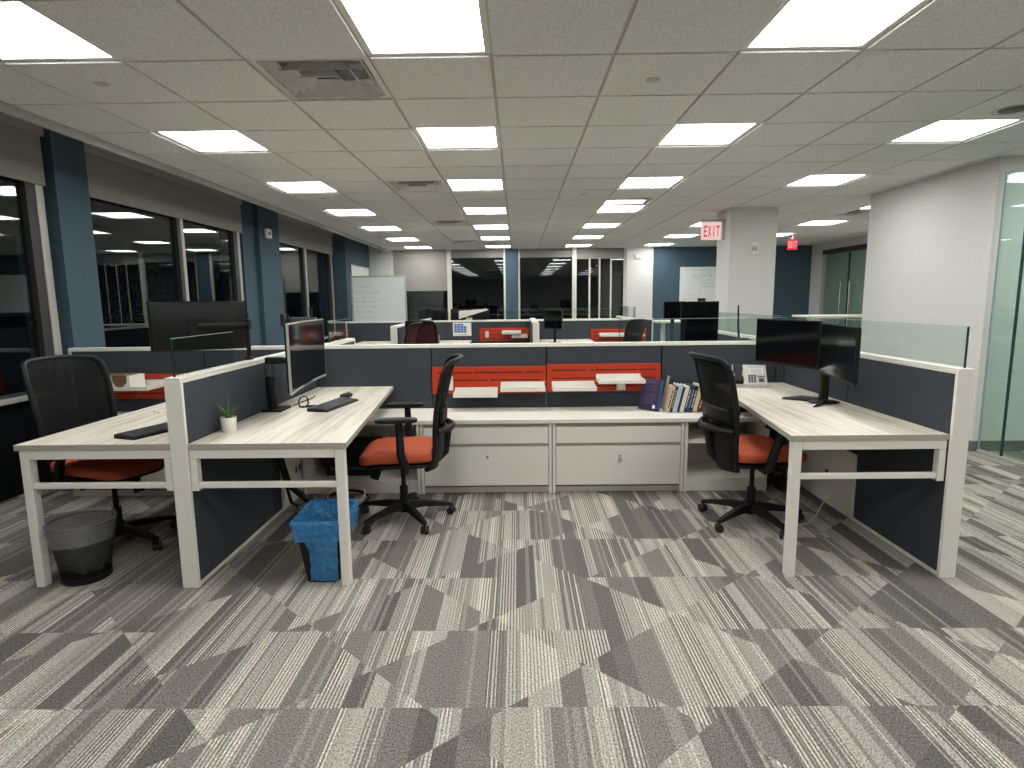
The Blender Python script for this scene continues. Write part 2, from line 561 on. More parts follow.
# right side
struct(M().box(XR, XRR + .15, 5.42, 7.33, 0.0, CZ + .24).build('wall_right', 'wall'))
bb = M(); bb.box(XR - .012, XR - .001, 5.41, 7.335, 0, .10, .003); bb.box(XR - .012, XRR, 5.408, 5.419, 0, .10, .003)
struct(bb.build('baseboard_right', 'base'))
struct(M().box(XRR, XRR + .15, 7.335, YF, 0, CZ + .24).build('wall_right', 'wall'))
struct(M().box(XRR, XRR + .15, YB, 5.415, 0, CZ + .24).build('wall_right', 'wall'))
struct(M().box(-4.1, 7.3, YB - .15, YB, 0, CZ + .3).build('wall_front', 'wall'))
# glass office front on the right, running toward the camera
gl = M(); gl.box(XR + .04, XR + .052, 5.14, 5.395, .03, 2.50)
OG = struct(gl.build('window_8', 'green'))
q = M(); q.box(XR + .02, XR + .07, 2.0, 5.17, 2.50, 2.585, .004); q.build('header_channel', 'alu', OG)
q = M(); q.box(XR + .025, XR + .067, 2.0, 5.39, 0.002, .03, .003); q.build('floor_channel', 'alu', OG)
q = M(); q.box(XR + .036, XR + .056, 5.125, 5.138, .03, 2.50); q.build('glass_edge', 'gedge', OG)
q = M(); q.box(XR + .04, XR + .052, 5.385, 5.398, .03, 2.50); q.build('glass_edge', 'frost', OG)
q = M(); q.box(XR + .04, XR + .052, 2.0, 5.12, .03, 2.50); q.build('pane', 'green', OG)
# glass double door far right
D1 = M(); D1.box(XRR - .05, XRR - .04, 12.1, 13.62, .02, 2.36)
D1 = struct(D1.build('door_1', 'green'))
q = M(); q.box(XRR - .08, XRR - .005, 11.0, 13.75, 2.37, 2.47, .004); q.build('header', 'dark_alu', D1)
q = M(); q.box(XRR - .07, XRR - .005, 13.63, 13.75, .01, 2.37, .004); q.build('door_frame', 'alu', D1)
q = M(); q.box(XRR - .03, XRR - .01, 10.6, 13.62, .02, 2.36); q.build('backing_panel', 'valance', D1)
q = M(); q.box(XRR - .055, XRR - .035, 12.66, 12.69, .02, 2.36); q.build('meeting_edge', 'gedge', D1)
for y in (12.5, 12.85):
    q = M(); q.tube([(XRR - .05, y, .85), (XRR - .11, y, .85), (XRR - .11, y, 1.75), (XRR - .05, y, 1.75)], .014, 8)
    q.build('pull_handle', 'chrome', D1, True)

# ------------------------------------------------------------------ ceiling fittings
ROWN = {-7: 'row far behind view', -4: 'row overhead behind view', -1: 'nearest row', 2: 'second row', 5: 'third row', 8: 'fourth row',
        11: 'fifth row', 14: 'sixth row', 17: 'last row by far windows'}
COLN = {-4: 'line beside left windows', -1: 'line left of centre', 2: 'line right of centre',
        5: 'line over the right desk', 8: 'line past the white column', 11: 'line at far right'}
lamp0 = None
for (i, j) in LIGHTS:
    lab = 'lit square ceiling light, ' + ROWN[j] + ', ' + COLN[i]
    cxx, cyy = GX + GP * (i + .5), GY + GP * (j + .5)
    if lamp0 is None:
        lamp0 = thing('ceiling_light', lab, 'ceiling light', (cxx, cyy, CZ), 0, 'square ceiling lights')
        h = GP / 2 - .003; k = h - .028
        fr = M()
        fr.prism([(-h, 0), (h, 0), (h, .012), (-h, .012)], -h, -k, 'y'); fr.prism([(-h, 0), (h, 0), (h, .012), (-h, .012)], k, h, 'y')
        fr.box(-h, -k, -k, k, 0, .012); fr.box(k, h, -k, k, 0, .012)
        fr.box(-h, h, -h, h, .075, .085)
        fr.build('frame', 'metal', lamp0)
        df = M(); df.box(-k, k, -k, k, .004, .010); df.build('diffuser', 'lamp', lamp0)
        lamp0 = lamp0
    else:
        dup(lamp0, (cxx, cyy, CZ), 0, lab)

VL = ['large plastic-wrapped square ceiling vent nearest the camera', 'dark louvred ceiling vent, second of the line left of centre',
      'dark louvred ceiling vent, third of the line left of centre', 'farthest louvred ceiling vent near the far windows',
      'square ceiling vent beside the top of the white right wall']
for k, (i, j) in enumerate(VENTS):
    v = thing('ceiling_vent', VL[k], 'vent', (GX + GP * (i + .5), GY + GP * (j + .5), CZ), 0, 'square ceiling vents')
    h = GP / 2 - .004
    fr = M()
    for a, b, z0, z1 in ((h, h - .03, -.002, .01),):
        fr.box(-a, a, -a, -b, z0, z1); fr.box(-a, a, b, a, z0, z1); fr.box(-a, -b, -b, b, z0, z1); fr.box(b, a, -b, b, z0, z1)
    fr.build('frame', 'vent', v)
    th = M(); th.box(-h + .01, h - .01, -h + .01, h - .01, .10, .11); th.build('throat', 'ventdark', v)
    for a, z in ((.262, -.004), (.185, -.016), (.11, -.026)):      # nested sloping square cones
        c = M()
        b = a - .045
        A = [(-a, -a, z), (a, -a, z), (a, a, z), (-a, a, z)]; B = [(-b, -b, z + .05), (b, -b, z + .05), (b, b, z + .05), (-b, b, z + .05)]
        c.loft([A, B], True)
        c.build('louvre_ring', 'vent', v, thick=.003)
    q = M(); q.cyl((.06, .10, .085), (.06, .10, .0995), .16, n=28); q.build('duct_opening', 'screen', v)
    if k == 0:
        r = random.Random(5)
        c = M()
        rows = []
        for a in range(19):
            row = []
            for b in range(19):
                u, w_ = a / 18 - .5, b / 18 - .5
                row.append((u * .53, w_ * .53, -.036 + .012 * r.random() + (.034 if abs(u) > .46 or abs(w_) > .46 else 0)))
            rows.append(row)
        c.loft(rows); c.build('plastic_wrap', 'wrap', v, True)
rg = thing('return_air_grille', 'dark rectangular return air opening in front of a ceiling light', 'vent', (GX + GP * (RETURN[0] + .5), GY + GP * (RETURN[1] + .5), CZ))
h = GP / 2 - .004
fr = M(); fr.box(-h, h, -h, -h + .02, 0, .01); fr.box(-h, h, h - .02, h, 0, .01); fr.box(-h, -h + .02, -h + .02, h - .02, 0, .01); fr.box(h - .02, h, -h + .02, h - .02, 0, .01)
fr.build('frame', 'vent', rg)
q = M(); q.box(-h + .005, h - .005, -h + .005, h - .005, .06, .07); q.build('throat', 'brown', rg)

for k, (x, y, lab) in enumerate(((-2.252, 3.409, 'round sprinkler cover on the tile below the front left ceiling light'),
                                 (.76, 3.473, 'round sprinkler cover on the front tile right of centre'),
                                 (.782, 7.073, 'small round sprinkler cover halfway down the ceiling right of centre'),
                                 (.77, 11.2, 'small round sprinkler cover near the far windows'),
                                 (-2.26, 7.111, 'small round sprinkler cover in the line of lights by the left windows'))):
    s = M((x, y, CZ)); s.lathe([(.001, -.012), (.036, -.012), (.040, -.010), (.040, -.004)], (x, y, CZ), 24)
    tag(s.build('sprinkler_cover', 'grid', None, True, loc=(x, y, CZ)), lab, 'sprinkler cover', 'ceiling sprinkler covers')
s = thing('ceiling_speaker', 'larger round grey ceiling speaker at the right edge of view', 'speaker', (3.25, 4.1, CZ))
q = M(); q.lathe([(.001, -.012), (.085, -.012), (.090, -.008)], (0, 0, 0), 28); q.build('grille', 'base', s, True)
q = M(); q.lathe([(.092, -.008), (.118, -.012), (.122, -.004), (.092, -.004)], (0, 0, 0), 28); q.build('rim', 'grid', s, True)

# ------------------------------------------------------------------ white column, exit signs, wall devices
cl = M(); cl.box(2.875, 3.50, 8.2, 8.72, 0, CZ + .2)
struct(cl.build('wall_column', 'wall'))


LET = {'E': [(0, 0, .22, 1), (.22, 0, 1, .17), (.22, .415, .85, .585), (.22, .83, 1, 1)],
       'I': [(.38, 0, .62, 1)], 'T': [(.39, 0, .61, .83), (0, .83, 1, 1)]}


def letters(mesh, txt, x, y, z, wd, ht, gap):
    for ch in txt:
        if ch == 'X':
            a = wd * .24
            mesh.prism([(x, z), (x + a, z), (x + wd, z + ht), (x + wd - a, z + ht)], y, y - .004, 'y')
            mesh.prism([(x + wd - a, z), (x + wd, z), (x + a, z + ht), (x, z + ht)], y - .0005, y - .0045, 'y')
        else:
            for (a, b, c, d) in LET[ch]:
                mesh.box(x + a * wd, x + c * wd, y - .004, y, z + b * ht, z + d * ht)
        x += wd + gap


ex = thing('exit_sign', 'red and white lit EXIT sign on the left side of the white column', 'exit sign', (2.75, 8.45, 2.37))
q = M(); q.box(-.19, .085, -.006, .006, -.13, .11, .003); q.build('sign_plate', 'exitlit', ex)
q = M(); letters(q, 'EXIT', -.155, -.008, -.09, .045, .15, .012); q.build('lettering', 'exitred', ex)
q = M(); q.box(-.19, .085, -.025, .025, .112, .14, .004); q.box(.0865, .124, -.05, .05, -.13, .14, .004); q.build('housing', 'silver', ex)
ex = thing('exit_sign', 'small red EXIT sign hanging before the far blue wall at right', 'exit sign', (5.44, 12.0, 2.47))
q = M(); q.box(-.10, .10, -.008, .008, -.11, .09, .003); q.build('sign_plate', 'exitred', ex)
q = M(); letters(q, 'EXIT', -.078, -.010, -.075, .033, .13, .008); q.build('lettering', 'exitlit', ex)
q = M(); q.box(-.012, .012, -.012, .012, .091, .182); q.build('stem', 'metal', ex)

st = thing('fire_strobe', 'white fire alarm strobe high on the front of the white column', 'alarm', (3.205, 8.198, 2.09))
q = M(); q.box(-.055, .055, -.022, 0, -.08, .08, .008); q.build('back_plate', 'metal', st)
q = M(); q.box(-.02, .035, -.05, -.0225, -.03, .035, .01); q.build('lens', 'silver', st)
q = M(); q.box(-.04, -.03, -.026, -.0221, -.03, .03, .001); q.build('lettering', 'red', st)
st = thing('wall_strobe', 'small white alarm strobe on the far white pier', 'alarm', (2.87, YF - .062, 2.42))
q = M(); q.box(-.09, .09, -.02, 0, -.06, .06, .008); q.build('back_plate', 'silver', st)
q = M(); q.box(-.06, .06, -.035, -.0205, -.03, .03, .008); q.build('lens', 'metal', st)
se = thing('wall_sensor', 'white box sensor high on the blue pier by the windows', 'sensor', (XC, 9.0, 2.46))
q = M(); q.box(.001, .05, -.09, .09, -.07, .07, .015); q.build('body', 'metal', se)
q = M(); q.cyl((.05, -.02, 0), (.062, -.02, 0), .022); q.build('lens', 'dgrey', se)
lsw = M((0, 0, 0)); lsw.box(XRR - .012, XRR - .001, 13.93, 14.01, 1.14, 1.26, .003)
tag(lsw.build('light_switch', 'metal'), 'white switch plate on the far right wall beside the glass door', 'switch')

# whiteboards
wbd = thing('wall_whiteboard', 'white board on the blue side wall behind the mobile whiteboard', 'whiteboard', (X3, 13.72, 1.66))
q = M(); q.box(.002, .02, -.98, .50, -.55, .55, .004); q.build('board', 'wb', wbd)
q = M(); q.box(.002, .028, -1.0, -.98, -.57, .57); q.box(.002, .028, .50, .52, -.57, .57); q.box(.002, .028, -.98, .50, .55, .57); q.box(.002, .028, -.98, .50, -.57, -.55)
q.build('frame', 'silver', wbd)
wbd = thing('wall_whiteboard', 'white board with green and orange notes on the far blue wall', 'whiteboard', (4.75, YF, 1.72))
q = M(); q.box(-.86, .86, -.02, -.002, -.45, .45, .004); q.build('board', 'wb', wbd)
r = random.Random(3)


def scribble(mesh, x0, x1, z, y, rr, amp=.012, hgt=.008):
    x = x0
    while x < x1:
        wd = rr.uniform(.02, .09)
        z0 = z + rr.uniform(-amp, amp)
        mesh.prism([(x, z0), (x + wd, z0 + rr.uniform(-.01, .01)), (x + wd, z0 + hgt + rr.uniform(0, .01)), (x, z0 + hgt)], y, y - .001, 'y')
        x += wd + rr.uniform(.01, .05)


q = M()
for z in (.36, .28, .22, .14, .05, -.02): scribble(q, -.42 + r.uniform(0, .2), -.02, z, -.0205, r)
q.build('green_notes', 'inkg', wbd)['kind'] = 'stuff'
q = M()
for z in (-.22, -.30): scribble(q, -.80, -.40, z, -.0205, r)
q.build('orange_notes', 'inkr', wbd)['kind'] = 'stuff'
q = M()
for z in (.24, .18): scribble(q, -.55, -.35, z, -.0205, r)
q.build('grey_notes', 'ink', wbd)['kind'] = 'stuff'

mw = thing('mobile_whiteboard', 'large mobile whiteboard on a silver stand before the left far corner', 'whiteboard', (-2.66, 11.5, 0), 0.02)
q = M(); q.box(-.50, .50, -.012, .012, .78, 1.90, .003); q.build('board', 'wb', mw)
q = M(); q.box(-.53, -.50, -.02, .02, .75, 1.93, .004); q.box(.50, .53, -.02, .02, .75, 1.93, .004); q.box(-.50, .50, -.02, .02, 1.90, 1.93, .004); q.box(-.50, .50, -.02, .02, .75, .78, .004)
q.build('frame', 'silver', mw)
for x in (-.515, .515):
    q = M(); q.box(x - .02, x + .02, -.02, .02, .06, .75, .004); q.box(x - .02, x + .02, -.28, .28, .06, .10, .004)
    q.cyl((x - .015, -.25, .03), (x + .015, -.25, .03), .03); q.cyl((x - .015, .25, .03), (x + .015, .25, .03), .03)
    q.build('leg', 'silver', mw)
q = M(); q.box(-.3, .3, -.09, -.021, .755, .765); q.box(-.3, .3, -.092, -.088, .755, .78); q.build('pen_tray', 'silver', mw)
q = M(); r = random.Random(9)
for z in (1.72, 1.62, 1.52, 1.44, 1.34, 1.24, 1.14): scribble(q, -.45, -.2 + r.uniform(-.05, .35), z, -.0122, r, .01, .005)
q.build('faint_notes', 'ink', mw)['kind'] = 'stuff'


# ================================================================== CUBICLES
PH = 1.088       # end partitions
SH = 1.095      # spine


def run_partition(name, label, axis, a0, a1, c0, c1, h, seams, post0=True, post1=True, glass_=None, lowpanel=None, gz=.20):
    """a panel run along axis ('x' or 'y'): posts, cap, base, fabric panels, optional glass screen on top"""
    root = thing(name, label, 'partition', ((a0 + a1) / 2, (c0 + c1) / 2, 0) if axis == 'x' else ((c0 + c1) / 2, (a0 + a1) / 2, 0))
    o = root.location
    def bx(mm, p0, p1, q0, q1, z0, z1, bev=.002):
        if axis == 'x': mm.box(p0, p1, q0, q1, z0, z1, bev)
        else: mm.box(q0, q1, p0, p1, z0, z1, bev)
    s0 = a0; s1 = a1
    if post0:
        q = M(o); bx(q, a0, a0 + .022, c0 - .001, c1 + .001, .0, h - .012, .003); q.build('end_post', 'metal', root); s0 = a0 + .023
    if post1:
        q = M(o); bx(q, a1 - .022, a1, c0 - .001, c1 + .001, .0, h - .012, .003); q.build('end_post', 'metal', root); s1 = a1 - .023
    q = M(o); bx(q, a0 + .0, a1, c0 + .004, c1 - .004, h - .011, h, .002); bx(q, s0, s1, c0 - .001, c1 + .001, h - .028, h - .012, .002)
    q.build('top_cap', 'metal', root)
    q = M(o); bx(q, s0, s1, c0 + .004, c1 - .004, .0, .022, .002); q.build('base_rail', 'metal', root)
    edges = [s0] + list(seams) + [s1]
    for e0, e1 in zip(edges[:-1], edges[1:]):
        q = M(o); bx(q, e0 + .004, e1 - .004, c0 + .002, c1 - .002, .024, h - .030, .005); q.build('fabric_panel', 'panel', root)
    if lowpanel:
        for (l0, l1, z0, z1) in lowpanel:
            q = M(o); bx(q, l0, l1, c0 - .008, c1 + .008, z0, z1, .002); lp = q.build('access_panel', 'metal', root)
            for d in (.25, .32):
                q = M(o); bx(q, l0 + d, l0 + d + .035, c0 - .010, c1 + .010, z0 + .17, z0 + .22, .001); q.build('outlet', 'dgrey', lp)
    if glass_:
        g0, g1 = glass_; mid = (c0 + c1) / 2
        q = M(o); bx(q, g0 + .002, g1 - .002, mid - .005, mid + .005, h + .001, h + gz, 0); gg = q.build('glass_screen', 'clear', root)
        q = M(o); bx(q, g0 - .002, g0 + .0015, mid - .005, mid + .005, h + .001, h + gz, 0); q.build('polished_edge', 'gedge', gg)
        q = M(o); bx(q, g0, g1, mid - .005, mid + .005, h + gz, h + gz + .002, 0); q.build('top_edge', 'frost', gg)
    return root


YS0, YS1 = 4.80, 4.88
run_partition('cubicle_partition', 'long charcoal spine partition with white cap behind the front desks', 'x', -3.68, 2.247, YS0, YS1, SH,
              [-2.57, -1.645, -.705, .232, 1.168, 2.10], True, True, (.83, 2.20), None, .185)
run_partition('cubicle_partition', 'charcoal end partition with white post between the two left desks', 'y', 2.85, 4.795, -1.732, -1.650, PH,
              [3.83], True, False, (2.875, 3.50), [(3.95, 4.79, .03, .50)], .19)
run_partition('cubicle_partition', 'charcoal end partition with glass screen right of the right desk', 'y', 2.905, 4.795, 2.165, 2.247, PH,
              [3.87], True, False, (2.925, 4.70), [(3.70, 4.79, .03, .44)], .205)
run_partition('cubicle_partition', 'low partition behind the spine at left, running toward the windows', 'y', 4.885, 5.9, -1.70, -1.62, PH,
              [], False, True, (5.2, 5.85), None, .19)
run_partition('cubicle_partition', 'low partition behind the spine at right with glass screen', 'y', 4.885, 6.9, 2.165, 2.245, PH,
              [5.9], False, True, (5.0, 6.85), None, .2)


# ---------------------------------------------------------------- storage credenzas
def cabinet(x0, x1, label, key=False):
    root = thing('file_cabinet', label, 'cabinet', ((x0 + x1) / 2, 4.38, 0), 0, 'white lateral file cabinets under the counter')
    o = root.location
    q = M(o)
    q.box(x0, x0 + .022, 4.31, 4.795, .0, .538, .002); q.box(x1 - .022, x1, 4.31, 4.795, .0, .538, .002)
    q.box(x0 + .022, x1 - .022, 4.35, 4.795, .04, .53); q.build('body', 'metal', root)
    q = M(o); q.box(x0 + .023, x1 - .023, 4.322, 4.345, .005, .05, .002); q.build('plinth', 'edge', root)
    q = M(o); q.box(x0 + .026, x1 - .026, 4.31, 4.338, .062, .358, .003); d = q.build('drawer', 'metal', root)
    cx = (x0 + x1) / 2
    q = M(o); q.cyl((cx + .01, 4.31, .285), (cx + .01, 4.304, .285), .008); lk = q.build('lock', 'base', d, True)
    if key:
        q = M(o); q.box(cx + .0075, cx + .0125, 4.283, 4.3035, .277, .293, .001); q.box(cx - .003, cx + .008, 4.286, 4.290, .238, .277, .001); q.box(cx + .014, cx + .026, 4.288, 4.292, .243, .277, .001)
        q.build('key', 'silver', d)
    q = M(o); q.box(x0 + .026, x1 - .026, 4.31, 4.338, .384, .508, .003); q.build('drawer', 'metal', root)
    q = M(o); q.box(x0 + .026, x1 - .026, 4.322, 4.345, .360, .382); q.box(x0 + .026, x1 - .026, 4.322, 4.345, .510, .534); q.build('finger_pull', 'edge', root)
    return root


cabinet(-.735, .247, 'left of the two white file cabinets in the middle, plain lock')
cabinet(.253, 1.232, 'right of the two white file cabinets in the middle, key left in its lock', True)


def open_unit(x0, x1, label, shelf):
    root = thing('open_shelf_unit', label, 'shelf unit', ((x0 + x1) / 2, 4.55, 0))
    o = root.location
    for a in (x0, x1 - .022):
        q = M(o); q.box(a, a + .022, 4.31, 4.795, 0, .538, .002); q.build('side_panel', 'metal', root)
    q = M(o); q.box(x0 + .022, x1 - .022, 4.775, 4.795, .0, .538); q.build('back_panel', 'metal', root)
    q = M(o); q.box(x0 + .022, x1 - .022, 4.322, 4.775, .085, .105, .002); q.build('shelf', 'metal', root)
    q = M(o); q.box(x0 + .022, x1 - .022, 4.322, 4.34, .004, .085, .002); q.build('plinth', 'metal', root)
    if shelf:
        q = M(o); q.box(x0 + .022, x1 - .022, 4.322, 4.775, .372, .392, .002); q.build('shelf', 'metal', root)
    return root


open_unit(-1.63, -.741, 'open white shelf unit left of the file cabinets, behind the orange chair', False)
open_unit(1.238, 1.86, 'open white shelf unit right of the file cabinets, behind the right chair', True)
ct = M((.1, 4.57, 0)); ct.box(-1.635, 2.155, 4.290, 4.796, .540, .571, .003)
tag(ct.build('counter_top', 'lam', loc=(.1, 4.57, 0)), 'long white counter top over the file cabinets in the middle', 'counter')
ct = M((-2.6, 4.57, 0)); ct.box(-3.45, -1.735, 4.290, 4.796, .540, .571, .003)
tag(ct.build('counter_top', 'lam', loc=(-2.6, 4.57, 0)), 'white counter top in the far left cubicle, behind the chair', 'counter')
root = thing('file_cabinet', 'white cabinet under the counter of the far left cubicle', 'cabinet', (-2.6, 4.38, 0))
o = root.location
q = M(o); q.box(-3.40, -1.76, 4.34, 4.79, .03, .538); q.build('body', 'metal', root)
q = M(o); q.box(-3.40, -1.76, 4.322, 4.339, .0, .05, .002); q.build('plinth', 'edge', root)
for a, b in ((-3.38, -2.60), (-2.59, -1.78)):
    q = M(o); q.box(a, b, 4.31, 4.339, .06, .358, .003); q.build('drawer', 'metal', root)
    q = M(o); q.box(a, b, 4.31, 4.339, .384, .508, .003); q.build('drawer', 'metal', root)


# ---------------------------------------------------------------- desks
def desk(label, corners, inner, leg_outer):
    """corners: front-left, front-right, back-right, back-left of the top (x,y). inner: x of the partition side"""
    x = [c[0] for c in corners]; y = [c[1] for c in corners]
    root = thing('desk', label, 'desk', (sum(x) / 4, sum(y) / 4, 0))
    o = root.location
    q = M(o)
    q.prism(corners, .727, .756, 'z')
    top = q.build('desk_top', ['wood', 'edge'], root)
    for p in top.data.polygons:
        if abs(p.normal.z) < .5: p.material_index = 1
    fy = y[0] + .004
    xl, xr = x[0], x[1]
    s = 1 if inner > leg_outer else -1          # s: direction from leg to partition
    a = leg_outer; b = inner
    q = M(o); q.box(a, a + s * .045, fy, fy + .05, 0.0, .725, .003); q.build('leg', 'metal', root)
    q = M(o); q.box(a + s * .046, b, fy, fy + .04, .680, .725, .003); q.build('apron', 'metal', root)
    q = M(o); q.box(a + s * .046, b - s * .036, fy + .005, fy + .035, .525, .553, .003); q.build('stretcher', 'metal', root)
    q = M(o); q.box(b - s * .035, b, fy, fy + .04, .512, .679, .003); q.build('bracket', 'metal', root)
    q = M(o); q.box(a + s * .26, a + s * .30, fy + .06, fy + 1.35, .684, .725, .003); q.build('side_rail', 'metal', root)
    return root


desk('pale oak desk with white frame left of centre, holding the wide monitor',
     [(-1.643, 2.856), (-.856, 2.856), (-.985, 4.34), (-1.643, 4.34)], -1.645, -.872)
desk('pale oak desk on the right holding two monitors and a phone',
     [(1.372, 2.922), (2.160, 2.922), (2.155, 4.34), (1.54, 4.34)], 2.157, 1.388)
desk('pale oak desk at the left edge with a black keyboard and round wire bin below',
     [(-2.525, 2.862), (-1.742, 2.862), (-1.742, 4.34), (-2.50, 4.34)], -1.743, -2.505)
for x0, x1, xb, lab in ((-1.638, -.992, -1.03, 'pale oak rear end of the left centre desk against the spine'),):
    pass
# the tops run on over the counter to the spine
for ob, ends in (('desk', [(-1.643, 4.342), (-.985, 4.342), (-1.022, 4.796), (-1.643, 4.796)]),
                 ('desk.001', [(1.54, 4.342), (2.155, 4.342), (2.155, 4.796), (1.60, 4.796)]),
                 ('desk.002', [(-2.50, 4.342), (-1.742, 4.342), (-1.742, 4.796), (-2.48, 4.796)])):
    par = bpy.data.objects[ob]
    q = M(par.location); q.prism(ends, .727, .756, 'z')
    t = q.build('return_top', ['wood', 'edge'], par)
    for p in t.data.polygons:
        if abs(p.normal.z) < .5: p.material_index = 1
    xa = min(e[0] for e in ends); xb_ = max(e[0] for e in ends)
    q = M(par.location); q.box(xa + .12, xb_ - .16, 4.66, 4.70, .572, .726, .002); q.build('support_bracket', 'metal', par)


# ---------------------------------------------------------------- orange tool rails and trays
def rail(x0, x1, z0, z1, y, label):
    root = thing('tool_rail', label, 'rail', ((x0 + x1) / 2, y, (z0 + z1) / 2), 0, 'orange tool rails on the partitions')
    o = root.location
    q = M(o); q.box(x0, x1, y - .016, y - .002, z0, z1, .003); q.build('plate', 'orange', root)
    n = 3; w_ = x1 - x0; r = random.Random(int(x0 * 100))
    q = M(o)
    for k in range(n):
        z = z1 - (z1 - z0) * (k + .75) / (n + .5)
        brk = (.36, .80) if k != 1 else (.50,)
        xs = [x0 + .03] + [x0 + w_ * b for b in brk] + [x1 - .03]
        for a, b in zip(xs[:-1], xs[1:]):
            q.box(a + .012, b - .012, y - .0175, y - .0162, z - .004, z + .004)
    q.build('slots', 'slot', root)
    return root


def tray(x0, x1, z, y, label, depth=.16, h=.035):
    root = thing('hanging_tray', label, 'tray', ((x0 + x1) / 2, y - depth / 2, z), 0, 'white trays hung on the orange rails')
    o = root.location
    q = M(o); t = .004
    q.box(x0, x1, y - depth, y, z, z + t); q.box(x0, x1, y - depth, y - depth + t, z + t, z + h, .001)
    q.box(x0, x0 + t, y - depth + t, y, z + t, z + h, .001); q.box(x1 - t, x1, y - depth + t, y, z + t, z + h, .001)
    q.build('tray_body', 'metal', root)
    q = M(o); q.box(x0, x1, y + .0005, y + t, z, z + h + .024, .001); q.build('back_lip', 'metal', root)
    return root


RY = YS0 - .0
rail(-.700, .228, .690, .912, RY, 'orange slotted rail on the spine, left of the middle pair')
rail(.236, 1.160, .697, .925, RY, 'orange slotted rail on the spine, right of the middle pair')
rail(-3.42, -2.60, .675, .88, RY, 'orange slotted rail in the far left cubicle behind the white box')
TY = RY - .0225
tray(-.515, -.165, .685, TY, 'lowest white tray hung at the left of the left orange rail')
tray(-.140, .215, .728, TY, 'white tray at the right end of the left orange rail')
tray(.275, .622, .728, TY, 'white tray at the left end of the right orange rail')
t4 = tray(.635, .995, .790, TY, 'raised white tray with a phone in it on the right orange rail', .2, .03)
q = M(t4.location); q.box(.80, .87, TY - .03, TY - .001, .712, .789, .002); q.build('support', 'metal', t4)
ph = M((.85, TY - .1, .795)); ph.box(.775, .925, TY - .15, TY - .075, .7945, .803, .003)
tag(ph.build('mobile_phone', 'silver', loc=(.85, TY - .1, .795)), 'thin silver phone lying in the raised white tray', 'phone')
# paper tag with yellow clip hanging on the left rail
tg = thing('hanging_tag', 'white paper tag on a yellow clip on the left orange rail', 'tag', (-.575, RY - .019, .835))
q = M(); q.box(-.045, .045, -.006, -.003, -.115, .0, .001); q.build('paper', 'paper', tg)
q = M(); q.box(-.035, .035, -.012, -.0065, -.02, .06, .003); q.box(-.03, .03, -.006, .0, .02, .065, .002); q.build('clip', 'yellow', tg)

tray(-3.28, -2.88, .78, TY, 'long white tray holding a white box in the far left cubicle', .26, .03)
bx = thing('tissue_box', 'white paper box with a dark opening on the far left tray', 'box', (-3.13, 4.62, .785))
q = M(); q.box(-.13, .12, -.10, .09, 0, .11, .004); q.build('carton', 'paper', bx)
q = M(); q.prism([(-.02, .115), (.10, .115), (.095, .06), (.07, .03), (.04, .022), (.01, .03), (-.012, .06)], -.1005, -.1025, 'y'); q.build('opening', 'brown', bx)
q = M(); q.box(-.15, .11, -.06, .05, .1155, .118); q.build('top_slot', 'brown', bx)


# ---------------------------------------------------------------- monitors and arms
def monitor(cx, cyy, cz, wd, ht, ang, label, bezel='black', curve=0.0, scr_tilt=0.0, group=None):
    """ang: direction the screen faces, degrees from +X. local -Y is the screen side"""
    root = thing('computer_monitor', label, 'monitor', (cx, cyy, cz), math.radians(ang) + PI / 2, group)
    n = 16
    def yb(x): return curve * (1 - (2 * x / wd) ** 2)
    def slab(x0, x1, z0, z1, ya, yb_, mesh):
        rows = []
        for i in range(n + 1):
            x = x0 + (x1 - x0) * i / n
            c = yb(x)
            rows.append([(x, c + ya, z0), (x, c + yb_, z0), (x, c + yb_, z1), (x, c + ya, z1)])
        mesh.loft(rows, True, True)
    q = M(); slab(-wd / 2, wd / 2, -ht / 2, ht / 2, -.008, .006, q); q.build('bezel', bezel, root)
    q = M(); b = .008
    slab(-wd / 2 + b, wd / 2 - b, -ht / 2 + b * 2, ht / 2 - b, -.0095, -.0082, q); q.build('screen', 'screen', root)
    q = M(); c = yb(0) if curve == 0 else 0.004
    rows = []
    for s_, y in ((.485, .0065), (.47, .020), (.36, .036), (.18, .048)):
        rows.append([(-wd * s_, c + y, -ht * s_), (wd * s_, c + y, -ht * s_), (wd * s_, c + y, ht * s_), (-wd * s_, c + y, ht * s_)])
    if curve == 0 or True:
        q.loft(rows, True, True); q.build('back_shell', 'black', root, True)
    q = M(); q.box(-.055, .055, c + .0485, c + .062, -.055, .055, .003); q.build('mount_plate', 'black', root)
    return root


# wide monitor on the left centre desk
monitor(-1.335, 3.75, 1.128, .90, .405, 6, 'wide silver-edged monitor on an arm over the left centre desk', 'silver', .02)
ar = thing('monitor_stand', 'black monitor arm with square base on the left centre desk', 'monitor stand', (-1.575, 3.78, .7565))
q = M(); q.box(-.06, .065, -.09, .09, 0, .012, .004); q.build('base_plate', 'black', ar)
q = M(); q.tube([(-.02, 0, .012), (-.02, 0, .06), (-.025, -.01, .15), (-.02, -.005, .22)], [.03, .028, .026, .034], 12); q.build('pole', 'black', ar, True)
q = M(); q.cyl((-.02, -.005, .2205), (-.02, -.005, .30), .021); q.build('pivot', 'dgrey', ar, True)
q = M(); q.box(-.045, .07, -.03, .02, .302, .345, .008); q.box(.071, .125, -.045, -.005, .305, .342, .006); q.build('arm', 'black', ar)

